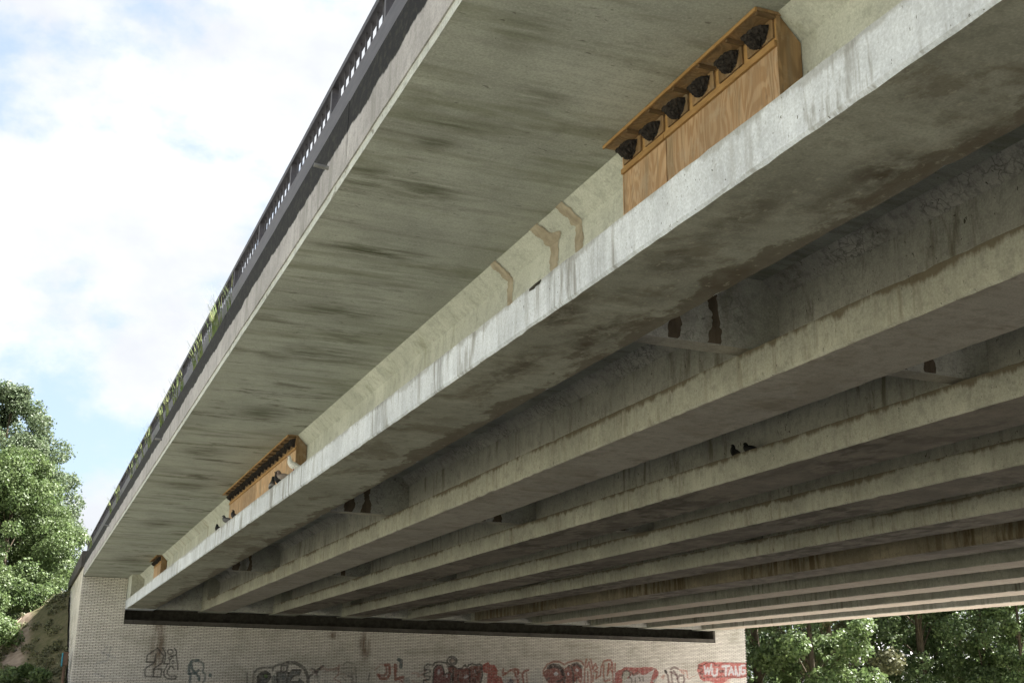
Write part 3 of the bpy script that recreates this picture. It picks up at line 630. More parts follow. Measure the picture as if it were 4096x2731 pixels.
for a in range(14):
    x0 = 1080 + 30 * a; S(zG, [(x0, 1470 + 12 * (a % 3)), (x0 + 14, 1560)], 20, (0.5, 0.07, 0.05), .55)
zS = (270, 2500, 0.1473)   # faint pale-grey tags on the left pier
for pts in [[(390, 460), (430, 600), (500, 950), (540, 640)], [(800, 470), (770, 700), (600, 1100)], [(1190, 570), (1080, 940), (640, 1080)], [(1100, 520), (960, 760)], [(400, 1230), (380, 1560)], [(600, 1250), (1000, 1390)], [(700, 560), (1000, 760), (1300, 880)]]: S(zS, pts, 40, (0.22, 0.22, 0.26), .35)

rs = random.Random(12)
for k in range(70):     # old half-scrubbed scribbles under and between the lettering
    x = rs.uniform(11.5, 32.5); z = rs.uniform(1.85, 2.75); n_ = rs.randint(3, 6); pts_ = [(x, z)]
    for q in range(n_): pts_.append((pts_[-1][0] + rs.uniform(-.22, .32), min(2.95, pts_[-1][1] + rs.uniform(-.25, .25))))
    strokes.insert(0, (np.array(pts_), rs.uniform(0.012, 0.035), rs.choice([(0.30, 0.06, 0.04), (0.05, 0.05, 0.05), (0.28, 0.10, 0.08), (0.12, 0.06, 0.06), (0.42, 0.42, 0.44)]), rs.uniform(.25, .6), False))
def paint(xz):
    n = len(xz); rgb = np.zeros((n, 3)); al = np.zeros(n)
    for P, hw, c, a, filled in strokes:
        lo = P.min(0) - hw - 0.03; hi = P.max(0) + hw + 0.03
        idx = np.where((xz[:, 0] > lo[0]) & (xz[:, 0] < hi[0]) & (xz[:, 1] > lo[1]) & (xz[:, 1] < hi[1]))[0]
        if len(idx) == 0: continue
        q = xz[idx]
        if filled:
            ins = np.zeros(len(q), bool); j = len(P) - 1
            for i in range(len(P)):
                xi, zi = P[i]; xj, zj = P[j]
                with np.errstate(divide='ignore', invalid='ignore'):
                    cr = ((zi > q[:, 1]) != (zj > q[:, 1])) & (q[:, 0] < (xj - xi) * (q[:, 1] - zi) / (zj - zi + 1e-12) + xi)
                ins ^= cr; j = i
            k = ins * a
        else:
            d = np.full(len(q), 9.0)
            for A, B in zip(P[:-1], P[1:]):
                ab = B - A; t = np.clip(((q - A) @ ab) / (ab @ ab + 1e-9), 0, 1); d = np.minimum(d, np.linalg.norm(q - A - t[:, None] * ab, axis=1))
            k = a * np.clip((hw * 1.25 + 0.012 - d) / 0.024, 0, 1)
        rgb[idx] = rgb[idx] * (1 - k[:, None]) + np.array(c) * k[:, None] if False else np.where(al[idx, None] > 0, rgb[idx] * (1 - k[:, None]) + np.array(c) * k[:, None], np.array(c))
        al[idx] = 1 - (1 - al[idx]) * (1 - k)
    return rgb, al

XW0 = XF - 0.02
bricks = []      # (x0, x1, row)
nrow = int((ZF - 0.01) / BH)
for r in range(nrow):
    z0 = r * BH; x = XW0 - (BL / 2 if r % 2 else 0)
    spans = [(XW0, XR)] if z0 + BH <= ZL - 0.003 else [(XW0, XSL - 0.003), (XSR + 0.006, XR)]
    for (sa, sb) in spans:
        xx = x
        while xx < sb:
            a, b = max(xx, sa), min(xx + BL - J, sb)
            if b - a > 0.03: bricks.append((a, b, r))
            xx += BL
vis = [i for i, (a, b, r) in enumerate(bricks) if r * BH > 1.86 and abs((b - a) - (BL - J)) < 1e-4]
vis.sort(key=lambda i: bricks[i][0] * 1.0 - bricks[i][2] * BH * 0.15)
single = set(vis[:300])
# the 300 bricks that show largest (nearest the left corner) are pieces of their own
mbk = MB(); e = 0.003; L_, H_ = BL - J, BH - J
mbk.add([(0, 0.014, 0), (L_, 0.014, 0), (L_, 0.014, H_), (0, 0.014, H_), (e, 0, e), (L_ - e, 0, e), (L_ - e, 0, H_ - e), (e, 0, H_ - e)],
        [(4, 5, 6, 7), (0, 1, 5, 4), (1, 2, 6, 5), (2, 3, 7, 6), (3, 0, 4, 7)])
def no_paint(o):
    a = o.data.color_attributes.new('spray_paint', 'FLOAT_COLOR', 'POINT'); a.data.foreach_set('color', [0.0] * (4 * len(o.data.vertices)))
proto = None
for i in sorted(single):
    a, b, r = bricks[i]; loc = (a, YD + rnd.uniform(-0.0015, 0.0015), r * BH + J)
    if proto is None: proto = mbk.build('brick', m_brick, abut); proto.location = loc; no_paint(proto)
    else: inst(proto, loc, abut)
# everything else: one joined part; faces in the painted zone are split into small cells for the spray paint
V, Fc, cell_v = [], [], []
zlo, zhi = 1.80, 3.42
ncx, ncz = 9, 2
for i, (a, b, r) in enumerate(bricks):
    if i in single: continue
    z0 = r * BH + J; z1 = z0 + BH - J; y = YD + rnd.uniform(-0.002, 0.002); base = len(V)
    if zlo < z0 < zhi:
        nx_ = max(1, int(round(ncx * (b - a) / BL)))
        for kz in range(ncz + 1):
            for kx in range(nx_ + 1): V.append((a + (b - a) * kx / nx_, y, z0 + (z1 - z0) * kz / ncz))
        for kz in range(ncz):
            for kx in range(nx_):
                q = base + kz * (nx_ + 1) + kx; Fc.append((q, q + 1, q + nx_ + 2, q + nx_ + 1))
        c4 = [base, base + nx_, base + ncz * (nx_ + 1) + nx_, base + ncz * (nx_ + 1)]
    else:
        V += [(a, y, z0), (b, y, z0), (b, y, z1), (a, y, z1)]; Fc.append((base, base + 1, base + 2, base + 3)); c4 = [base, base + 1, base + 2, base + 3]
    k = len(V); V += [(V[c][0], YD + 0.014, V[c][2]) for c in c4]
    for t in range(4):
        t2 = (t + 1) % 4; Fc.append((c4[t2], c4[t], k + t, k + t2))
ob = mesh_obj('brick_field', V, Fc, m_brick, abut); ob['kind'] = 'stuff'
A = np.array([(v[0], v[2]) for v in V]); rgb, al = paint(A)
sel = (A[:, 1] > zlo) & (A[:, 1] < zhi)
at = ob.data.color_attributes.new('spray_paint', 'FLOAT_COLOR', 'POINT')
buf = np.zeros((len(V), 4), np.float32); buf[:, :3] = rgb; buf[:, 3] = al * sel
at.data.foreach_set('color', buf.ravel())
# wing wall bricks (face towards -x)
V, Fc = [], []
for r in range(int((4.86 + CAMZ) / BH)):
    z0 = r * BH + J; z1 = z0 + BH - J; y = YD - (BL / 2 if r % 2 else 0)
    while y < WING_Y1:
        a, b = max(y, YD + 0.001), min(y + BL - J, WING_Y1)
        if b - a > 0.03:
            k = len(V); xo = XW0 + rnd.uniform(-0.002, 0.002)
            V += [(xo, a, z0), (xo, b, z0), (xo, b, z1), (xo, a, z1), (XW0 + 0.014, a, z0), (XW0 + 0.014, b, z0), (XW0 + 0.014, b, z1), (XW0 + 0.014, a, z1)]
            Fc += [(k + 3, k + 2, k + 1, k)] + [(k + t, k + (t + 1) % 4, k + 4 + (t + 1) % 4, k + 4 + t) for t in range(4)]
        y += BL
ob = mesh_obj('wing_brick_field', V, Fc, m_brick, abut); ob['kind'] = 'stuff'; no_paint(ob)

# ------------------------------------------------------------------ nest boxes
def wood_mat(name, c1, c2, c3):
    m, nt, b = newmat(name, 0.7, 0.25); P = nd(nt, 'ShaderNodeTexCoord').outputs['Object']
    oi = nd(nt, 'ShaderNodeObjectInfo').outputs['Random']
    Pw = vadd(nt, P, nd(nt, 'ShaderNodeCombineXYZ', {0: mth(nt, 'MULTIPLY', oi, 13.0), 1: mth(nt, 'MULTIPLY', oi, 7.0), 2: 0.0}).outputs[0])
    w = noise(nt, vmul(nt, Pw, (2.2, 2.2, 0.55)), 1.0, 3, 0.5, 0.6)
    rings = mth(nt, 'SINE', mth(nt, 'MULTIPLY', w, 120.0))
    c = mixc(nt, thr(nt, rings, -0.7, 0.9), c1, c2)
    c = mixc(nt, thr(nt, noise(nt, vmul(nt, Pw, (3, 3, 0.8)), 1.0, 4, 0.6), 0.4, 0.7, 0, 0.6), c, c3)
    fib = noise(nt, vmul(nt, Pw, (60, 60, 3)), 1.0, 3, 0.6); c = mixc(nt, thr(nt, fib, 0.4, 0.7, 0, 0.3), c, tuple(x * 0.5 for x in c1))
    kn = nd(nt, 'ShaderNodeTexVoronoi', {'Vector': vmul(nt, Pw, (3.2, 3.2, 2.2)), 'Scale': 1.0}); c = mixc(nt, thr(nt, kn.outputs['Distance'], 0.09, 0.03, 0, 0.75), c, (0.10, 0.05, 0.02))
    hs = nd(nt, 'ShaderNodeHueSaturation', {'Value': thr(nt, oi, 0, 1, 0.72, 1.18), 'Color': c}); c = hs.outputs[0]
    wet = noise(nt, vmul(nt, Pw, (7, 7, 1.1)), 1.0, 6, 0.7); c = mixc(nt, thr(nt, wet, 0.47, 0.70, 0, 0.7), c, (0.22, 0.165, 0.11))
    gr = noise(nt, Pw, 5, 6, 0.7); c = mixc(nt, thr(nt, gr, 0.5, 0.7, 0, 0.35), c, (0.42, 0.36, 0.29))
    nt.links.new(c, b.inputs['Base Color']); return m
m_ply = wood_mat('plywood', (0.43, 0.265, 0.15), (0.57, 0.39, 0.25), (0.36, 0.25, 0.165))
m_plyb = wood_mat('brown_shaded_plywood', (0.21, 0.13, 0.065), (0.29, 0.185, 0.095), (0.16, 0.105, 0.06))  # brown boards; shade on roof and mounting plates is put into the colour
m_batten = simple('batten_wood', (0.29, 0.17, 0.07), (0.37, 0.225, 0.10), 6, 0.75, 0.2, obj_random=0.12, stretch=(4, 1, 4))
m_dbatten = simple('dark_batten', (0.085, 0.055, 0.03), (0.14, 0.09, 0.05), 6, 0.8, 0.2)
m_cup = simple('dark_mud_cup', (0.012, 0.011, 0.012), (0.045, 0.039, 0.037), 45, 0.95, 0.1, bump=0.8)
XFB = 4.31
def cup_mesh():
    n, m = 18, 9; v = []; f = []; rr = random.Random(3)
    for sh, s in ((0, 1.0), (1, 0.88)):
        for j in range(m + 1):
            ph = (math.pi / 2) * j / m
            for i in range(n + 1):
                th = math.pi * i / n
                y = 0.128 * math.cos(th) * math.cos(ph) * s; x = -0.135 * math.sin(th) * math.cos(ph) * s
                dip = 0.05 * math.exp(-((th - math.pi * 0.45) / 0.75) ** 2) if j < 4 else 0
                z = -0.125 * math.sin(ph) * s - dip * (1 - j / 4.0 if j < 4 else 0)
                k = 0.010; v.append((x + rr.uniform(-k, k), y + rr.uniform(-k, k), z + rr.uniform(-k, k)))
    W_ = n + 1; T = (m + 1) * W_
    for j in range(m):
        for i in range(n):
            a = j * W_ + i; f.append((a, a + 1, a + W_ + 1, a + W_)); f.append((T + a, T + a + W_, T + a + W_ + 1, T + a + 1))
    for i in range(n): f.append((i, T + i, T + i + 1, i + 1))
    return v, f
cv, cf = cup_mesh(); cup_me = bpy.data.meshes.new('nest_cup'); cup_me.from_pydata(cv, [], cf); cup_me.materials.append(m_cup); cup_me.update()
def local_box(name, x0, x1, y0, y1, z0, z1, mat, parent):
    """board with its origin at its own centre so wood grain differs from board to board"""
    c = Vector(((x0 + x1) / 2, (y0 + y1) / 2, (z0 + z1) / 2)); mb = MB(); mb.box(x0 - c.x, x1 - c.x, y0 - c.y, y1 - c.y, z0 - c.z, z1 - c.z)
    o = mb.build(name, mat, parent); o.location = c; return o
def nest_box(ya, yb, ncup, splits, label):
    root = empty('nest_box', (XFB, (ya + yb) / 2, ZB + FH)); tag(root, label, 'nest box', 'swallow nest boxes on the outer girder ledge')
    zb_, zt = ZB + FH + 0.012, ZF - 0.028; zbat = 4.255 + CAMZ
    ed = [ya] + splits + [yb]
    for a, b in zip(ed[:-1], ed[1:]):
        local_box('front_board', XFB, XFB + 0.018, a + 0.008, b - 0.008, zb_, zbat + 0.02, m_ply, root)
        local_box('batten', XFB - 0.024, XFB - 0.001, a + 0.006, b - 0.006, zbat - 0.012, zbat + 0.032, m_batten, root)
    local_box('upper_board', XFB + 0.002, XFB + 0.018, ya + 0.002, yb - 0.002, zbat + 0.021, zt, m_batten, root)
    for k, yy in enumerate((ya, yb - 0.018)):
        o = MB(); c = (XFB, yy, zb_)
        poly = [(0.0, 0.0), (0.182, 0.03), (0.182, KZ - zb_ - 0.02), (0.03, ZF - 0.028 - zb_), (0.0, ZF - 0.028 - zb_)]
        o.prism_y(poly, -0.006 if k == 0 else 0, 0.012 if k == 0 else 0.024); ob = fix_normals(o.build('end_board', m_plyb if k == 0 else m_ply, root)); ob.location = c
    local_box('corner_post', XFB - 0.012, XFB + 0.02, ya - 0.012, ya + 0.012 - 0.02, zb_, zt, m_plyb, root)
    local_box('roof_board', XFB - 0.165, XFB + 0.03, ya - 0.02, yb + 0.02, ZF - 0.024, ZF - 0.004, m_plyb, root)
    local_box('roof_edge', XFB - 0.182, XFB - 0.167, ya - 0.02, yb + 0.02, ZF - 0.034, ZF - 0.006, m_batten, root)
    st = (yb - ya) / ncup
    for k in range(ncup):
        yc = ya + st * (k + 0.5)
        pl = local_box('mounting_plate', XFB - 0.016, XFB - 0.001, yc - st * 0.42, yc + st * 0.40, ZF - 0.175, ZF - 0.026, m_plyb, root)
        cu = bpy.data.objects.new('nest_cup', cup_me); C.objects.link(cu); cu.parent = pl; cu.location = (-0.005, rnd.uniform(-.015, .015), rnd.uniform(0.036, 0.05))
        cu.rotation_euler = (rnd.uniform(-.08, .08), 0, rnd.uniform(-.08, .08)); sf = rnd.uniform(0.92, 1.05) * min(1.0, st / 0.34); cu.scale = (0.9 * rnd.uniform(.9, 1.08), sf * 0.88, rnd.uniform(0.85, 1.0))
        local_box('divider', XFB - 0.16, XFB - 0.02, yc - st * 0.5 - 0.012, yc - st * 0.5 + 0.012, ZF - 0.052, ZF - 0.0245, m_dbatten, root)
    return root
nest_box(5.96, 8.24, 6, [7.50], 'nearest and largest-looking plywood nest box with six dark cups, upper right')
nest_box(21.05, 28.35, 20, [22.45, 23.6, 25.0, 26.6], 'long plywood nest box with a row of dark cups behind the resting pigeons')
nest_box(42.35, 44.6, 6, [43.5], 'farthest and smallest-looking plywood nest box near the brick abutment')

# ------------------------------------------------------------------ pigeons
def pigeon(loc, heading, colors, label, scale=1.0, pitch=0.0, group='pigeons resting on the girder ledges', tuck=False):
    """one continuous body: rings from tail tip to beak; +x is forward"""
    B, Wg, N_, T, K = colors[:5]           # breast, wing, neck/head, tail, beak
    if tuck: st = [(-0.215, .055, .030, .004), (-0.15, .065, .032, .010), (-0.10, .075, .045, .034), (-0.04, .088, .062, .058), (0.03, .100, .070, .066), (0.085, .118, .060, .062), (0.105, .148, .043, .048), (0.095, .178, .034, .036), (0.10, .203, .029, .029), (0.118, .214, .023, .022), (0.138, .206, .010, .010), (0.16, .196, .003, .003)]
    else: st = [(-0.215, .050, .030, .004), (-0.15, .062, .032, .010), (-0.10, .075, .045, .034), (-0.04, .092, .060, .056), (0.03, .112, .066, .064), (0.085, .142, .054, .058), (0.108, .182, .037, .042), (0.112, .222, .028, .030), (0.118, .250, .027, .027), (0.134, .262, .022, .021), (0.152, .256, .009, .009), (0.176, .248, .003, .003)]
    n = 14; v = []; f = []; cols = []
    for i, (x, z, ry, rz) in enumerate(st):
        a = st[max(i - 1, 0)]; b = st[min(i + 1, len(st) - 1)]; d = Vector((b[0] - a[0], 0, b[1] - a[1])).normalized(); up = Vector((-d.z, 0, d.x))
        for k in range(n):
            t = 2 * math.pi * k / n; s_, c_ = math.sin(t), math.cos(t)
            wing = 1.08 if (2 <= i <= 5 and abs(s_) > 0.45 and c_ > -0.6) else 1.0
            p = Vector((x, 0, z)) + Vector((0, 1, 0)) * ry * s_ * wing + up * rz * c_
            v.append(p)
            if i <= 1: c = T
            elif i <= 5: c = Wg if c_ > -0.45 else B
            elif i <= 9: c = N_
            else: c = K
            if i in (3,) and len(colors) > 5 and c_ > -0.3: c = colors[5]
            cols.append(c)
    for i in range(len(st) - 1):
        for k in range(n): f.append((i * n + k, i * n + (k + 1) % n, (i + 1) * n + (k + 1) % n, (i + 1) * n + k))
    f.append(tuple(range(n))[::-1]); f.append(tuple((len(st) - 1) * n + k for k in range(n)))
    for sy in (-0.028, 0.028):           # legs and feet belong to the same mesh
        k0 = len(v)
        for (x, z, r_) in ((0.015, 0.06, 0.010), (0.02, 0.03, 0.006), (0.02, 0.004, 0.006)):
            for k in range(6): v.append(Vector((x + r_ * math.cos(k * math.pi / 3), sy + r_ * math.sin(k * math.pi / 3), z))); cols.append((0.30, 0.09, 0.08))
        for i in range(2):
            for k in range(6): f.append((k0 + i * 6 + k, k0 + i * 6 + (k + 1) % 6, k0 + (i + 1) * 6 + (k + 1) % 6, k0 + (i + 1) * 6 + k))
        for ang in (-0.5, 0.0, 0.5, math.pi):
            k1 = len(v); dx, dy = math.cos(ang), math.sin(ang)
            for (l, h_) in ((0, 0.008), (0.032, 0.004)):
                for q in (-0.004, 0.004): v.append(Vector((0.02 + dx * l - dy * q, sy + dy * l + dx * q, h_))); cols.append((0.30, 0.09, 0.08))
            f.append((k1, k1 + 1, k1 + 3, k1 + 2))
    o = mesh_obj('pigeon', v, f, m_feather, smooth=True)
    ca = o.data.color_attributes.new('plumage', 'FLOAT_COLOR', 'POINT'); ca.data.foreach_set('color', np.array([tuple(c) + (1,) for c in cols], np.float32).ravel())
    md = o.modifiers.new('smooth', 'SUBSURF'); md.levels = 1; md.render_levels = 1
    o.location = loc; o.rotation_euler = (0, pitch, heading); o.scale = (scale,) * 3
    tag(o, label, 'pigeon', group)
    eye = MB()
    for sy in (-1, 1):
        i = 8; x, z, ry, rz = st[i]; c0 = Vector((x + 0.012, sy * (ry - 0.002), z + 0.006))
        eye.add([c0 + Vector((0.005 * math.cos(t), sy * 0.003, 0.005 * math.sin(t))) for t in np.linspace(0, 5.2, 6)] + [c0 + Vector((0, sy * 0.005, 0))], [(t, (t + 1) % 6, 6) for t in range(6)])
    e_ = MB(); e_.v, e_.f, e_.m = eye.v, eye.f, eye.m; eo = e_.build('eyes', m_dark); eo.parent = o
    return o
m_feather, nt, b = newmat('plumage', 0.7, 0.25)
a_ = nd(nt, 'ShaderNodeAttribute', attribute_name='plumage'); P = nd(nt, 'ShaderNodeTexCoord').outputs['Object']
nt.links.new(mixc(nt, thr(nt, noise(nt, P, 60, 4, 0.6), 0.35, 0.7, 0, 0.35), a_.outputs['Color'], (0.03, 0.03, 0.033), 'MULTIPLY'), b.inputs['Base Color'])
ZLG = ZB + FH + 0.006; h90 = math.pi / 2
W_ = (0.78, 0.77, 0.75)
pigeon((4.09, 20.05, ZLG), 2.75, [W_, W_, W_, W_, (0.55, 0.4, 0.33)], 'white pigeon upright on the pale ledge at the near end of the long nest box', 1.05, -0.1)
pigeon((4.14, 21.05, ZLG), 2.8, [(0.34, 0.29, 0.27), (0.33, 0.27, 0.245), (0.20, 0.15, 0.14), (0.42, 0.38, 0.35), (0.1, 0.09, 0.09)], 'brownish grey pigeon bending forward next to the white pigeon', 1.0, 0.12, tuck=True)
pigeon((4.13, 21.58, ZLG), 3.6, [(0.03, 0.03, 0.035), (0.045, 0.04, 0.045), (0.02, 0.02, 0.025), (0.02, 0.02, 0.02), (0.05, 0.05, 0.05)], 'black pigeon tucked against the brownish grey pigeon', 0.9, -0.15)
pigeon((4.12, 22.15, ZLG), 1.2, [(0.05, 0.05, 0.06), (0.10, 0.10, 0.115), (0.03, 0.035, 0.035), (0.03, 0.03, 0.03), (0.06, 0.06, 0.06), (0.45, 0.45, 0.46)], 'dark pigeon with pale wing bars in front of the long nest box', 0.95, -0.35)
pigeon((4.14, 26.45, ZLG), 3.7, [(0.06, 0.055, 0.06), (0.085, 0.075, 0.078), (0.035, 0.035, 0.035), (0.04, 0.04, 0.04), (0.06, 0.06, 0.06)], 'dark grey pigeon at the far part of the long nest box, right of its neighbour', 0.92, -0.3, tuck=True)
pigeon((4.13, 27.15, ZLG), 2.5, [(0.12, 0.12, 0.13), (0.17, 0.17, 0.185), (0.07, 0.075, 0.085), (0.05, 0.05, 0.055), (0.08, 0.08, 0.08)], 'mid grey pigeon at the far end of the long nest box', 1.0, 0.1, tuck=True)
pigeon((4.16, 28.75, ZLG), h90 + 0.3, [(0.02, 0.022, 0.025), (0.02, 0.02, 0.024), (0.012, 0.02, 0.02), (0.02, 0.02, 0.02), (0.03, 0.03, 0.03)], 'small black pigeon alone just beyond the far end of the long nest box', 1.0, 0.0, tuck=True)
xb3 = X1 + 2 * SP + 0.27
DK = [(0.02, 0.019, 0.022), (0.028, 0.026, 0.03), (0.016, 0.016, 0.018), (0.02, 0.02, 0.02), (0.03, 0.03, 0.03)]
pigeon((xb3, 15.85, ZLG), 3.5, DK, 'left one of the two black pigeons in the shade on the third girder', 1.0, -0.1, tuck=True)
pigeon((xb3, 15.42, ZLG), h90 + 0.3, DK, 'right one of the two black pigeons in the shade on the third girder', 1.0, 0.05, tuck=True)

# ------------------------------------------------------------------ grass growing along the bridge edge
m_blade, nt, b = newmat('grass_blade', 0.6, 0.3)
oi = nd(nt, 'ShaderNodeObjectInfo').outputs['Random']; P = pos_of(nt)
cg = mixc(nt, thr(nt, noise(nt, P, 6, 3, 0.6), 0.35, 0.65), (0.11, 0.18, 0.05), (0.24, 0.26, 0.10))
nt.links.new(cg, b.inputs['Base Color'])
tr = nd(nt, 'ShaderNodeBsdfTranslucent', {'Color': cg}); mx = nd(nt, 'ShaderNodeMixShader', {0: 0.45}); nt.links.new(b.outputs[0], mx.inputs[1]); nt.links.new(tr.outputs[0], mx.inputs[2])
nt.links.new(mx.outputs[0], nt.nodes['Material Output'].inputs[0])
tufts = [(885, 1203, 1.35), (865, 1252, 1.25), (823, 1328, .9), (800, 1366, 1.0), (743, 1485, .8), (712, 1529, 1.1), (685, 1592, .9), (655, 1646, 1.0), (610, 1722, .95), (584, 1763, .7), (560, 1817, .6), (535, 1852, .6), (481, 1953, .9), (454, 1999, .7), (371, 2150, 1.0), (937, 1122, .7)]
words = ['tallest', 'dense', 'small', 'bushy', 'low', 'spiky', 'leaning', 'yellowing', 'broad', 'short', 'thin', 'wispy', 'pale', 'sparse', 'last', 'single']
places = ['the topmost clump on the edge', 'just below the tallest clump', 'third clump down the edge', 'fourth clump down the edge', 'fifth clump down the edge', 'sixth clump down the edge', 'seventh clump down the edge', 'eighth clump down the edge', 'ninth clump down the edge', 'tenth clump down the edge', 'eleventh clump down the edge', 'twelfth clump down the edge', 'thirteenth clump down the edge', 'fourteenth clump down the edge', 'lowest clump, nearest the abutment', 'above all the other clumps']
for ti, (px, py, s_) in enumerate(tufts):
    yb = onx(px, py, 2.36).y; V = []; Fc = []; rr = random.Random(ti + 40)
    for k in range(int(17 * s_)):
        y = rr.uniform(-0.17, 0.17) * s_; x = rr.uniform(-0.03, 0.05); hgt = rr.uniform(0.5, 0.98) * (0.72 + 0.35 * s_); dy = rr.uniform(-0.25, 0.35); dx = rr.uniform(-0.32, -0.02); w_ = rr.uniform(0.009, 0.02); b0 = len(V)
        for i in range(5):
            t = i / 4; c = (x + dx * t * t, y + dy * t * t, hgt * (t - 0.22 * t * t)); ww = w_ * (1 - t) + 0.001
            V += [(c[0] - ww * 0.5, c[1] - ww, c[2]), (c[0] + ww * 0.5, c[1] + ww, c[2])]
        for i in range(4): Fc.append((b0 + 2 * i, b0 + 2 * i + 1, b0 + 2 * i + 3, b0 + 2 * i + 2))
    o = mesh_obj('grass_tuft', V, Fc, m_blade); o.location = (2.34, yb, ZTOP - 0.03)
    tag(o, f'{words[ti]} green grass tuft growing behind the railing foot, {places[ti]}', 'grass tuft', 'grass tufts along the bridge edge')

# ------------------------------------------------------------------ trees
def leaf_mat(name, c1, c2, tl=0.35):
    m, nt, b = newmat(name, 0.55, 0.3); P = pos_of(nt)
    c = mixc(nt, thr(nt, noise(nt, P, 1.3, 4, 0.6), 0.3, 0.7), c1, c2)
    wn = nd(nt, 'ShaderNodeNewGeometry').outputs['Random Per Island']
    c = nd(nt, 'ShaderNodeHueSaturation', {'Value': thr(nt, wn, 0, 1, 0.72, 1.25), 'Color': c}).outputs[0]
    nt.links.new(c, b.inputs['Base Color'])
    tr = nd(nt, 'ShaderNodeBsdfTranslucent', {'Color': c}); mx = nd(nt, 'ShaderNodeMixShader', {0: tl}); nt.links.new(b.outputs[0], mx.inputs[1]); nt.links.new(tr.outputs[0], mx.inputs[2])
    nt.links.new(mx.outputs[0], nt.nodes['Material Output'].inputs[0]); return m
m_leafA = leaf_mat('leaf_bright', (0.08, 0.125, 0.042), (0.125, 0.17, 0.065))
m_leafB = leaf_mat('leaf_greygreen', (0.085, 0.125, 0.06), (0.135, 0.17, 0.095))
m_leafC = leaf_mat('leaf_dark', (0.055, 0.09, 0.035), (0.11, 0.15, 0.062), 0.4)
m_leafD = leaf_mat('leaf_olive', (0.11, 0.115, 0.06), (0.16, 0.16, 0.085), 0.3)
m_bark = simple('bark', (0.055, 0.042, 0.03), (0.11, 0.09, 0.065), 4, 0.95, 0.1, stretch=(3, 3, 0.6))
def leaf_mesh(name, clumps, nleaf, size, mat, seed):
    """many leaf-sized two-triangle faces gathered in clumps (centre, radius)"""
    rg = np.random.default_rng(seed); w = np.array([c[1] ** 2.2 for c in clumps]); w /= w.sum()
    idx = rg.choice(len(clumps), nleaf, p=w); cen = np.array([c[0] for c in clumps])[idx]; rad = np.array([c[1] for c in clumps])[idx]
    d = rg.normal(size=(nleaf, 3)); d /= np.linalg.norm(d, axis=1)[:, None]
    r = rad * (0.35 + 0.65 * rg.random(nleaf) ** 0.45) * (1 + 0.11 * rg.normal(size=nleaf)); pos = cen + d * r[:, None] * np.array([1, 1, 0.8])
    nrm = d * 0.6 + rg.normal(size=(nleaf, 3)) * 0.7 + np.array([0, 0, 0.45]); nrm /= np.linalg.norm(nrm, axis=1)[:, None]
    t = np.cross(nrm, rg.normal(size=(nleaf, 3))); t /= np.linalg.norm(t, axis=1)[:, None]; bt = np.cross(nrm, t)
    s = size * (0.6 + 0.8 * rg.random(nleaf)); a = t * s[:, None] * 0.5; b = bt * s[:, None] * 0.36
    v = np.stack([pos - a, pos - a * 0.1 + b + nrm * s[:, None] * 0.06, pos + a, pos - a * 0.1 - b + nrm * s[:, None] * 0.06], 1).reshape(-1, 3)
    me = bpy.data.meshes.new(name); n = nleaf
    me.vertices.add(4 * n); me.vertices.foreach_set('co', v.astype(np.float32).ravel())
    me.loops.add(4 * n); me.loops.foreach_set('vertex_index', np.arange(4 * n, dtype=np.int32))
    me.polygons.add(n); me.polygons.foreach_set('loop_start', np.arange(0, 4 * n, 4, dtype=np.int32)); me.polygons.foreach_set('loop_total', np.full(n, 4, np.int32))
    me.materials.append(mat); me.update(calc_edges=True); me.validate()
    return me
def make_tree(H, cz0, cr, ncl, nleaf, size, mat, seed, trunk=0.22, lean=0.0, clr=(0.7, 1.4), stretch=1.0):
    rr = random.Random(seed); clumps = []; mb = MB()
    top = H * 0.92; pts = []; rd = []
    for i in range(9):
        t = i / 8; pts.append((lean * t * H * 0.1 + 0.12 * math.sin(seed + 3 * t), 0.12 * math.cos(seed * 1.7 + 4 * t) - 0.12, top * t)); rd.append(trunk * (1 - t) ** 0.8 + 0.02)
    mb.tube(pts, rd, 8)
    for k in range(ncl):
        t = rr.random() ** 0.85; z = cz0 + (H - cz0) * t
        prof = (math.sin(math.pi * min(1, (0.12 + 0.88 * t)) ** stretch) ** 0.6) if t < 0.98 else 0.15
        ang = rr.uniform(0, 2 * math.pi); R_ = cr * prof * rr.uniform(0.35, 1.0); rc = rr.uniform(*clr) * (0.7 + 0.3 * prof)
        c = (R_ * math.cos(ang), R_ * math.sin(ang), z); clumps.append((c, rc))
        if k < 34:
            z0 = max(0.25 * cz0 + 0.5, z - R_ * 0.8 - 0.4); z0 = min(z0, top * 0.95); i = min(7, int(z0 / top * 8)); p0 = Vector(pts[i]).lerp(Vector(pts[i + 1]), z0 / top * 8 - i)
            mid = p0.lerp(Vector(c), 0.5) + Vector((0, 0, 0.25)); r0 = max(0.025, trunk * 0.35 * (1 - z0 / H)); mb.tube([p0, mid, c], [r0, r0 * 0.6, 0.012], 5, cap=False)
    return mb, leaf_mesh('crown', clumps, nleaf, size, mat, seed)
def place_tree(name, mb, crown_me, loc, label, cat='tree', group=None, rot=0.0, s=1.0, cache=None):
    root = empty(name, loc); root.rotation_euler = (0, 0, rot); root.scale = (s, s, s); tag(root, label, cat, group)
    if cache is not None and 't' in cache: me = cache['t']
    else:
        me = bpy.data.meshes.new('trunk'); me.from_pydata(mb.v, [], mb.f); me.materials.append(m_bark); me.polygons.foreach_set('use_smooth', [True] * len(me.polygons)); me.update()
        if cache is not None: cache['t'] = me
    for nm, m_ in (('trunk', me), ('crown', crown_me)):
        o = bpy.data.objects.new(nm, m_); C.objects.link(o); o.parent = root
    return root
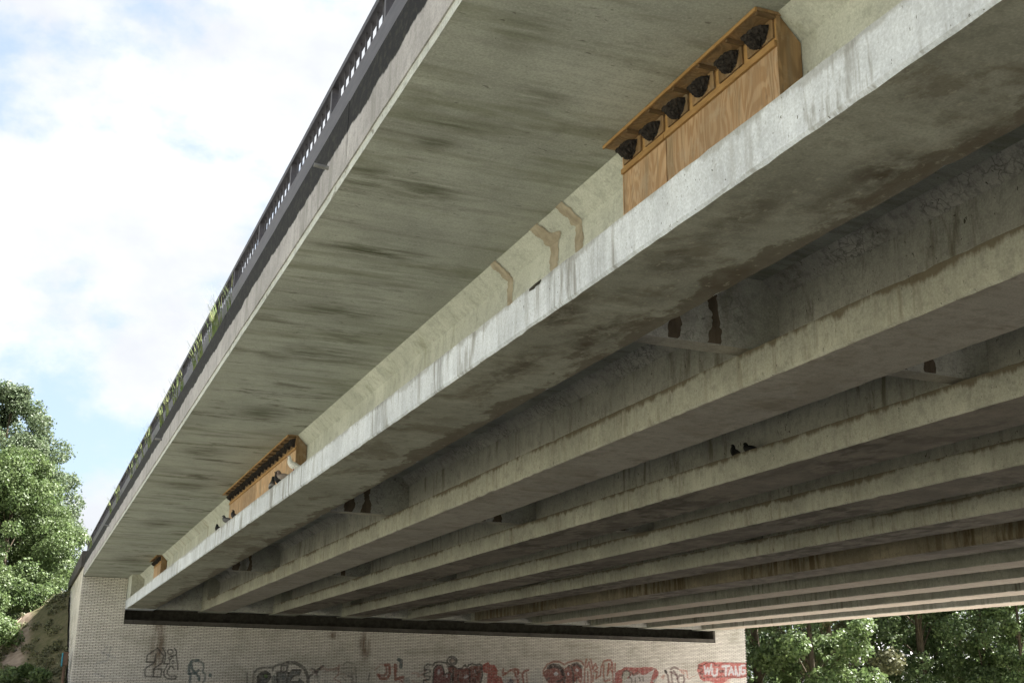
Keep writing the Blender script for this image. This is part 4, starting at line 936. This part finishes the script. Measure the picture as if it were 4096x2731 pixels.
# left: on and behind the bank
GL = 'trees beside the bank on the left'
t, c = make_tree(18.0, 3.0, 4.6, 190, 110000, 0.15, m_leafB, 11, 0.28, clr=(0.55, 1.1)); place_tree('poplar_tree', t, c, (-2.0, 77.0, 1.2), 'tall grey-green tree rising highest behind the left bank', group=GL)
t, c = make_tree(13.4, 0.8, 4.4, 190, 110000, 0.13, m_leafA, 23, 0.24, clr=(0.5, 1.0)); place_tree('leafy_tree', t, c, (-1.0, 70.0, 0.8), 'bright green full-crowned tree in front, left of the wing wall', group=GL)
t, c = make_tree(9.0, 0.6, 3.4, 110, 60000, 0.12, m_leafA, 31, 0.2, clr=(0.5, 1.0)); place_tree('leafy_tree', t, c, (-3.4, 62.5, 0.0), 'lower bright green tree at the far left edge over the bank foot', group=GL)
t, c = make_tree(14.5, 1.5, 3.7, 150, 80000, 0.13, m_leafB, 37, 0.22, clr=(0.45, 0.95)); place_tree('leafy_tree', t, c, (-0.6, 74.5, 1.0), 'grey-green tree between the tallest tree and the bright front tree', group=GL)
def shrub(loc, rx, rz, n, size, mat, seed, label, name='shrub', cat='shrub', group='shrubs on the left bank'):
    rr = random.Random(seed); cl = []
    for k in range(14): cl.append(((rr.uniform(-rx, rx), rr.uniform(-rx, rx), rr.uniform(0.25, 1.0) * rz), rr.uniform(0.3, 0.6) * min(rx, rz)))
    me = leaf_mesh('foliage', cl, n, size, mat, seed); root = empty(name, loc); tag(root, label, cat, group)
    o = bpy.data.objects.new('foliage', me); C.objects.link(o); o.parent = root
    mb = MB()
    for k in range(7): cc = cl[k]; mb.tube([(0, 0, -0.2), (cc[0][0] * 0.4, cc[0][1] * 0.4, cc[0][2] * 0.55), cc[0]], [0.03, 0.02, 0.006], 5, cap=False)
    st = mb.build('stems', m_bark); st.parent = root; return root
shrub((0.6, 64.5, bank_h(0.6, 64.5)), 1.1, 1.2, 6000, 0.14, m_leafA, 5, 'yellow-green shrub on the sunlit top of the bank beside the wing wall coping')
shrub((-1.15, 60.5, bank_h(-1.15, 60.5)), 1.3, 1.5, 9000, 0.13, m_leafA, 6, 'leafy shrub in the sun at the left edge above the dirt strip')
shrub((0.1, 54.6, 0.2), 1.1, 2.3, 11000, 0.12, m_leafA, 7, 'green shrub in shade at the foot of the bank in the bottom left corner')
# bare fallen branches lying over the sunlit part of the bank
m_twig = simple('dry_twig', (0.22, 0.17, 0.12), (0.33, 0.27, 0.2), 5)
for k, (a, b_) in enumerate([((-2.2, 57.5), (1.0, 62.5)), ((-1.6, 59.0), (0.6, 63.5))]):
    mb = MB(); p = [Vector((a[0] + (b_[0] - a[0]) * t, a[1] + (b_[1] - a[1]) * t, 0)) for t in np.linspace(0, 1, 6)]
    for i, q in enumerate(p): q.z = bank_h(q.x, q.y) + 0.12 + 0.25 * math.sin(i * 0.9)
    mb.tube(p, [0.035, 0.03, 0.026, 0.02, 0.015, 0.008], 6)
    for i in (1, 2, 3, 4):
        for q in range(2): mb.tube([p[i], p[i] + Vector((rnd.uniform(-.4, .4), rnd.uniform(.1, .6), rnd.uniform(.1, .5)))], [0.012, 0.004], 4)
    tag(mb.build('fallen_branch', m_twig), ['longer bare branch lying across the lit dirt on the left bank', 'shorter bare branch higher on the left bank'][k], 'branch', 'bare branches on the bank')
# ivy and grass on the shaded bank
rg = np.random.default_rng(4); cl = []
for k in range(900):
    x = rg.uniform(-4.5, 2.15); y = rg.uniform(50.5, 64); 
    if 0.0 < x + 0.5 * math.sin(y) < 1.0 and y > 56.5 and rg.random() < 0.85: continue
    if y > 56 and rg.random() < 0.45: continue
    cl.append(((x, y, max(bank_h(x, y), 0) + 0.03), rg.uniform(0.12, 0.34)))
me = leaf_mesh('ground_cover', cl, 60000, 0.10, m_leafD, 9); o = bpy.data.objects.new('ground_cover', me); C.objects.link(o); o['kind'] = 'stuff'; o['label'] = 'low ivy and grass covering the shaded left bank'; o['category'] = 'ground cover'

# right: trees seen beyond the far side of the bridge
GR = 'trees beyond the right side of the bridge'
R1 = make_tree(15, 1.2, 4.2, 70, 20000, 0.21, m_leafC, 41, 0.27, clr=(0.6, 1.2)); R2 = make_tree(16, 2.4, 3.9, 60, 15000, 0.24, m_leafC, 42, 0.30, clr=(0.6, 1.2)); R3 = make_tree(13, 0.8, 3.8, 60, 24000, 0.22, m_leafD, 43, 0.2, clr=(0.5, 1.1)); R4 = make_tree(11, 0.3, 3.2, 55, 22000, 0.20, m_leafA, 44, 0.16, clr=(0.5, 1.0))
caches = [{}, {}, {}, {}]
right = [(3040, 62, 0, 'dark tree right beside the brick wall end'), (3180, 70, 0, 'second dark tree from the brick wall, dense to the ground'), (3330, 66, 2, 'pale olive tree in the middle of the right-hand row'), (3420, 80, 0, 'dark tree behind and right of the pale olive tree'),
         (3512, 72, 1, 'tree with a straight bare trunk right of the olive tree'), (3580, 76, 1, 'dark-trunked tree left of the pale house roof'), (3690, 68, 1, 'thick-trunked tree in front of the pale house roof'), (3860, 72, 1, 'tree with a light trunk just right of the house roof'), (3935, 66, 1, 'leaning tree second from the right edge'),
         (3760, 96, 0, 'distant dark tree behind the house'), (4085, 64, 3, 'bright sunlit green tree at the right edge of the picture'), (3260, 58, 3, 'low bright green tree in front of the dark trees'), (3110, 84, 0, 'distant dark tree close behind the brick wall end'), (4010, 88, 0, 'distant dark tree behind the bright right-hand tree')]
for k, (px, Y, kind, lab) in enumerate(right):
    p = ony(px, 2731, Y); T_ = (R1, R2, R3, R4)[kind]
    place_tree('roadside_tree', T_[0], T_[1], (p.x, p.y, 0.0 if k else 0.3), lab, group=GR, rot=rnd.uniform(0, 6.28), s=rnd.uniform(0.9, 1.12), cache=caches[kind])
# house behind the right-hand trees
m_roof = simple('slate_roof', (0.25, 0.24, 0.27), (0.33, 0.32, 0.36), 3, 0.6, 0.3, stretch=(1, 1, 9)); m_wallw = simple('white_render', (0.68, 0.68, 0.66), (0.76, 0.75, 0.73), 2); m_glass = simple('window_glass', (0.03, 0.035, 0.04), (0.05, 0.055, 0.06), 1, 0.1, 0.6)
hp = ony(3760, 2731, 112); house = empty('house', (hp.x, hp.y, 0)); tag(house, 'white house with a grey roof glimpsed between the right-hand tree trunks', 'house')
hx0, hx1, hy0, hy1 = hp.x - 9, hp.x + 7, hp.y, hp.y + 9
mb = MB(); mb.box(hx0, hx1, hy0, hy1, 0, 3.4); mb.build('wall', m_wallw, house)
mb = MB(); mb.prism_x([(hy0 - 0.4, 3.3), (hy1 + 0.4, 3.3), ((hy0 + hy1) / 2, 9.6)], hx0 - 0.4, hx1 + 0.4); rf = fix_normals(mb.build('roof', m_roof, house))
for k in range(3):
    xx = hx0 + 3 + 4.2 * k; mb = MB(); mb.box(xx, xx + 1.4, hy0 - 0.03, hy0 + 0.05, 1.0, 2.5); wn_ = mb.build('window', m_wallw, house); mb = MB(); mb.box(xx + .08, xx + 1.32, hy0 - 0.04, hy0 - 0.031, 1.08, 2.42); g_ = mb.build('pane', m_glass, wn_)

# ------------------------------------------------------------------ teal notice board beside the wing wall
sg = empty('notice_board', (1.95, 53.2, 0)); tag(sg, 'small teal panel on a brown box and post beside the foot of the wing wall', 'sign')
m_teal = simple('teal_paint', (0.02, 0.20, 0.28), (0.03, 0.25, 0.34), 4, 0.5, 0.4); m_box = simple('brown_timber', (0.11, 0.07, 0.05), (0.17, 0.115, 0.085), 6, 0.8, 0.2)
zs = 1.0 + CAMZ
mb = MB(); mb.box(1.87, 1.90, 52.9, 53.5, zs, zs + 0.52); mb.build('panel', m_teal, sg)
mb = MB(); mb.box(1.905, 2.10, 52.95, 53.45, zs + 0.03, zs + 0.50); mb.box(1.92, 2.12, 52.93, 53.47, zs + 0.502, zs + 0.55); mb.build('cabinet', m_box, sg)
mb = MB(); mb.tube([(2.0, 53.2, -0.3), (2.0, 53.2, zs + 0.03)], 0.06, 8); mb.build('post', m_box, sg)
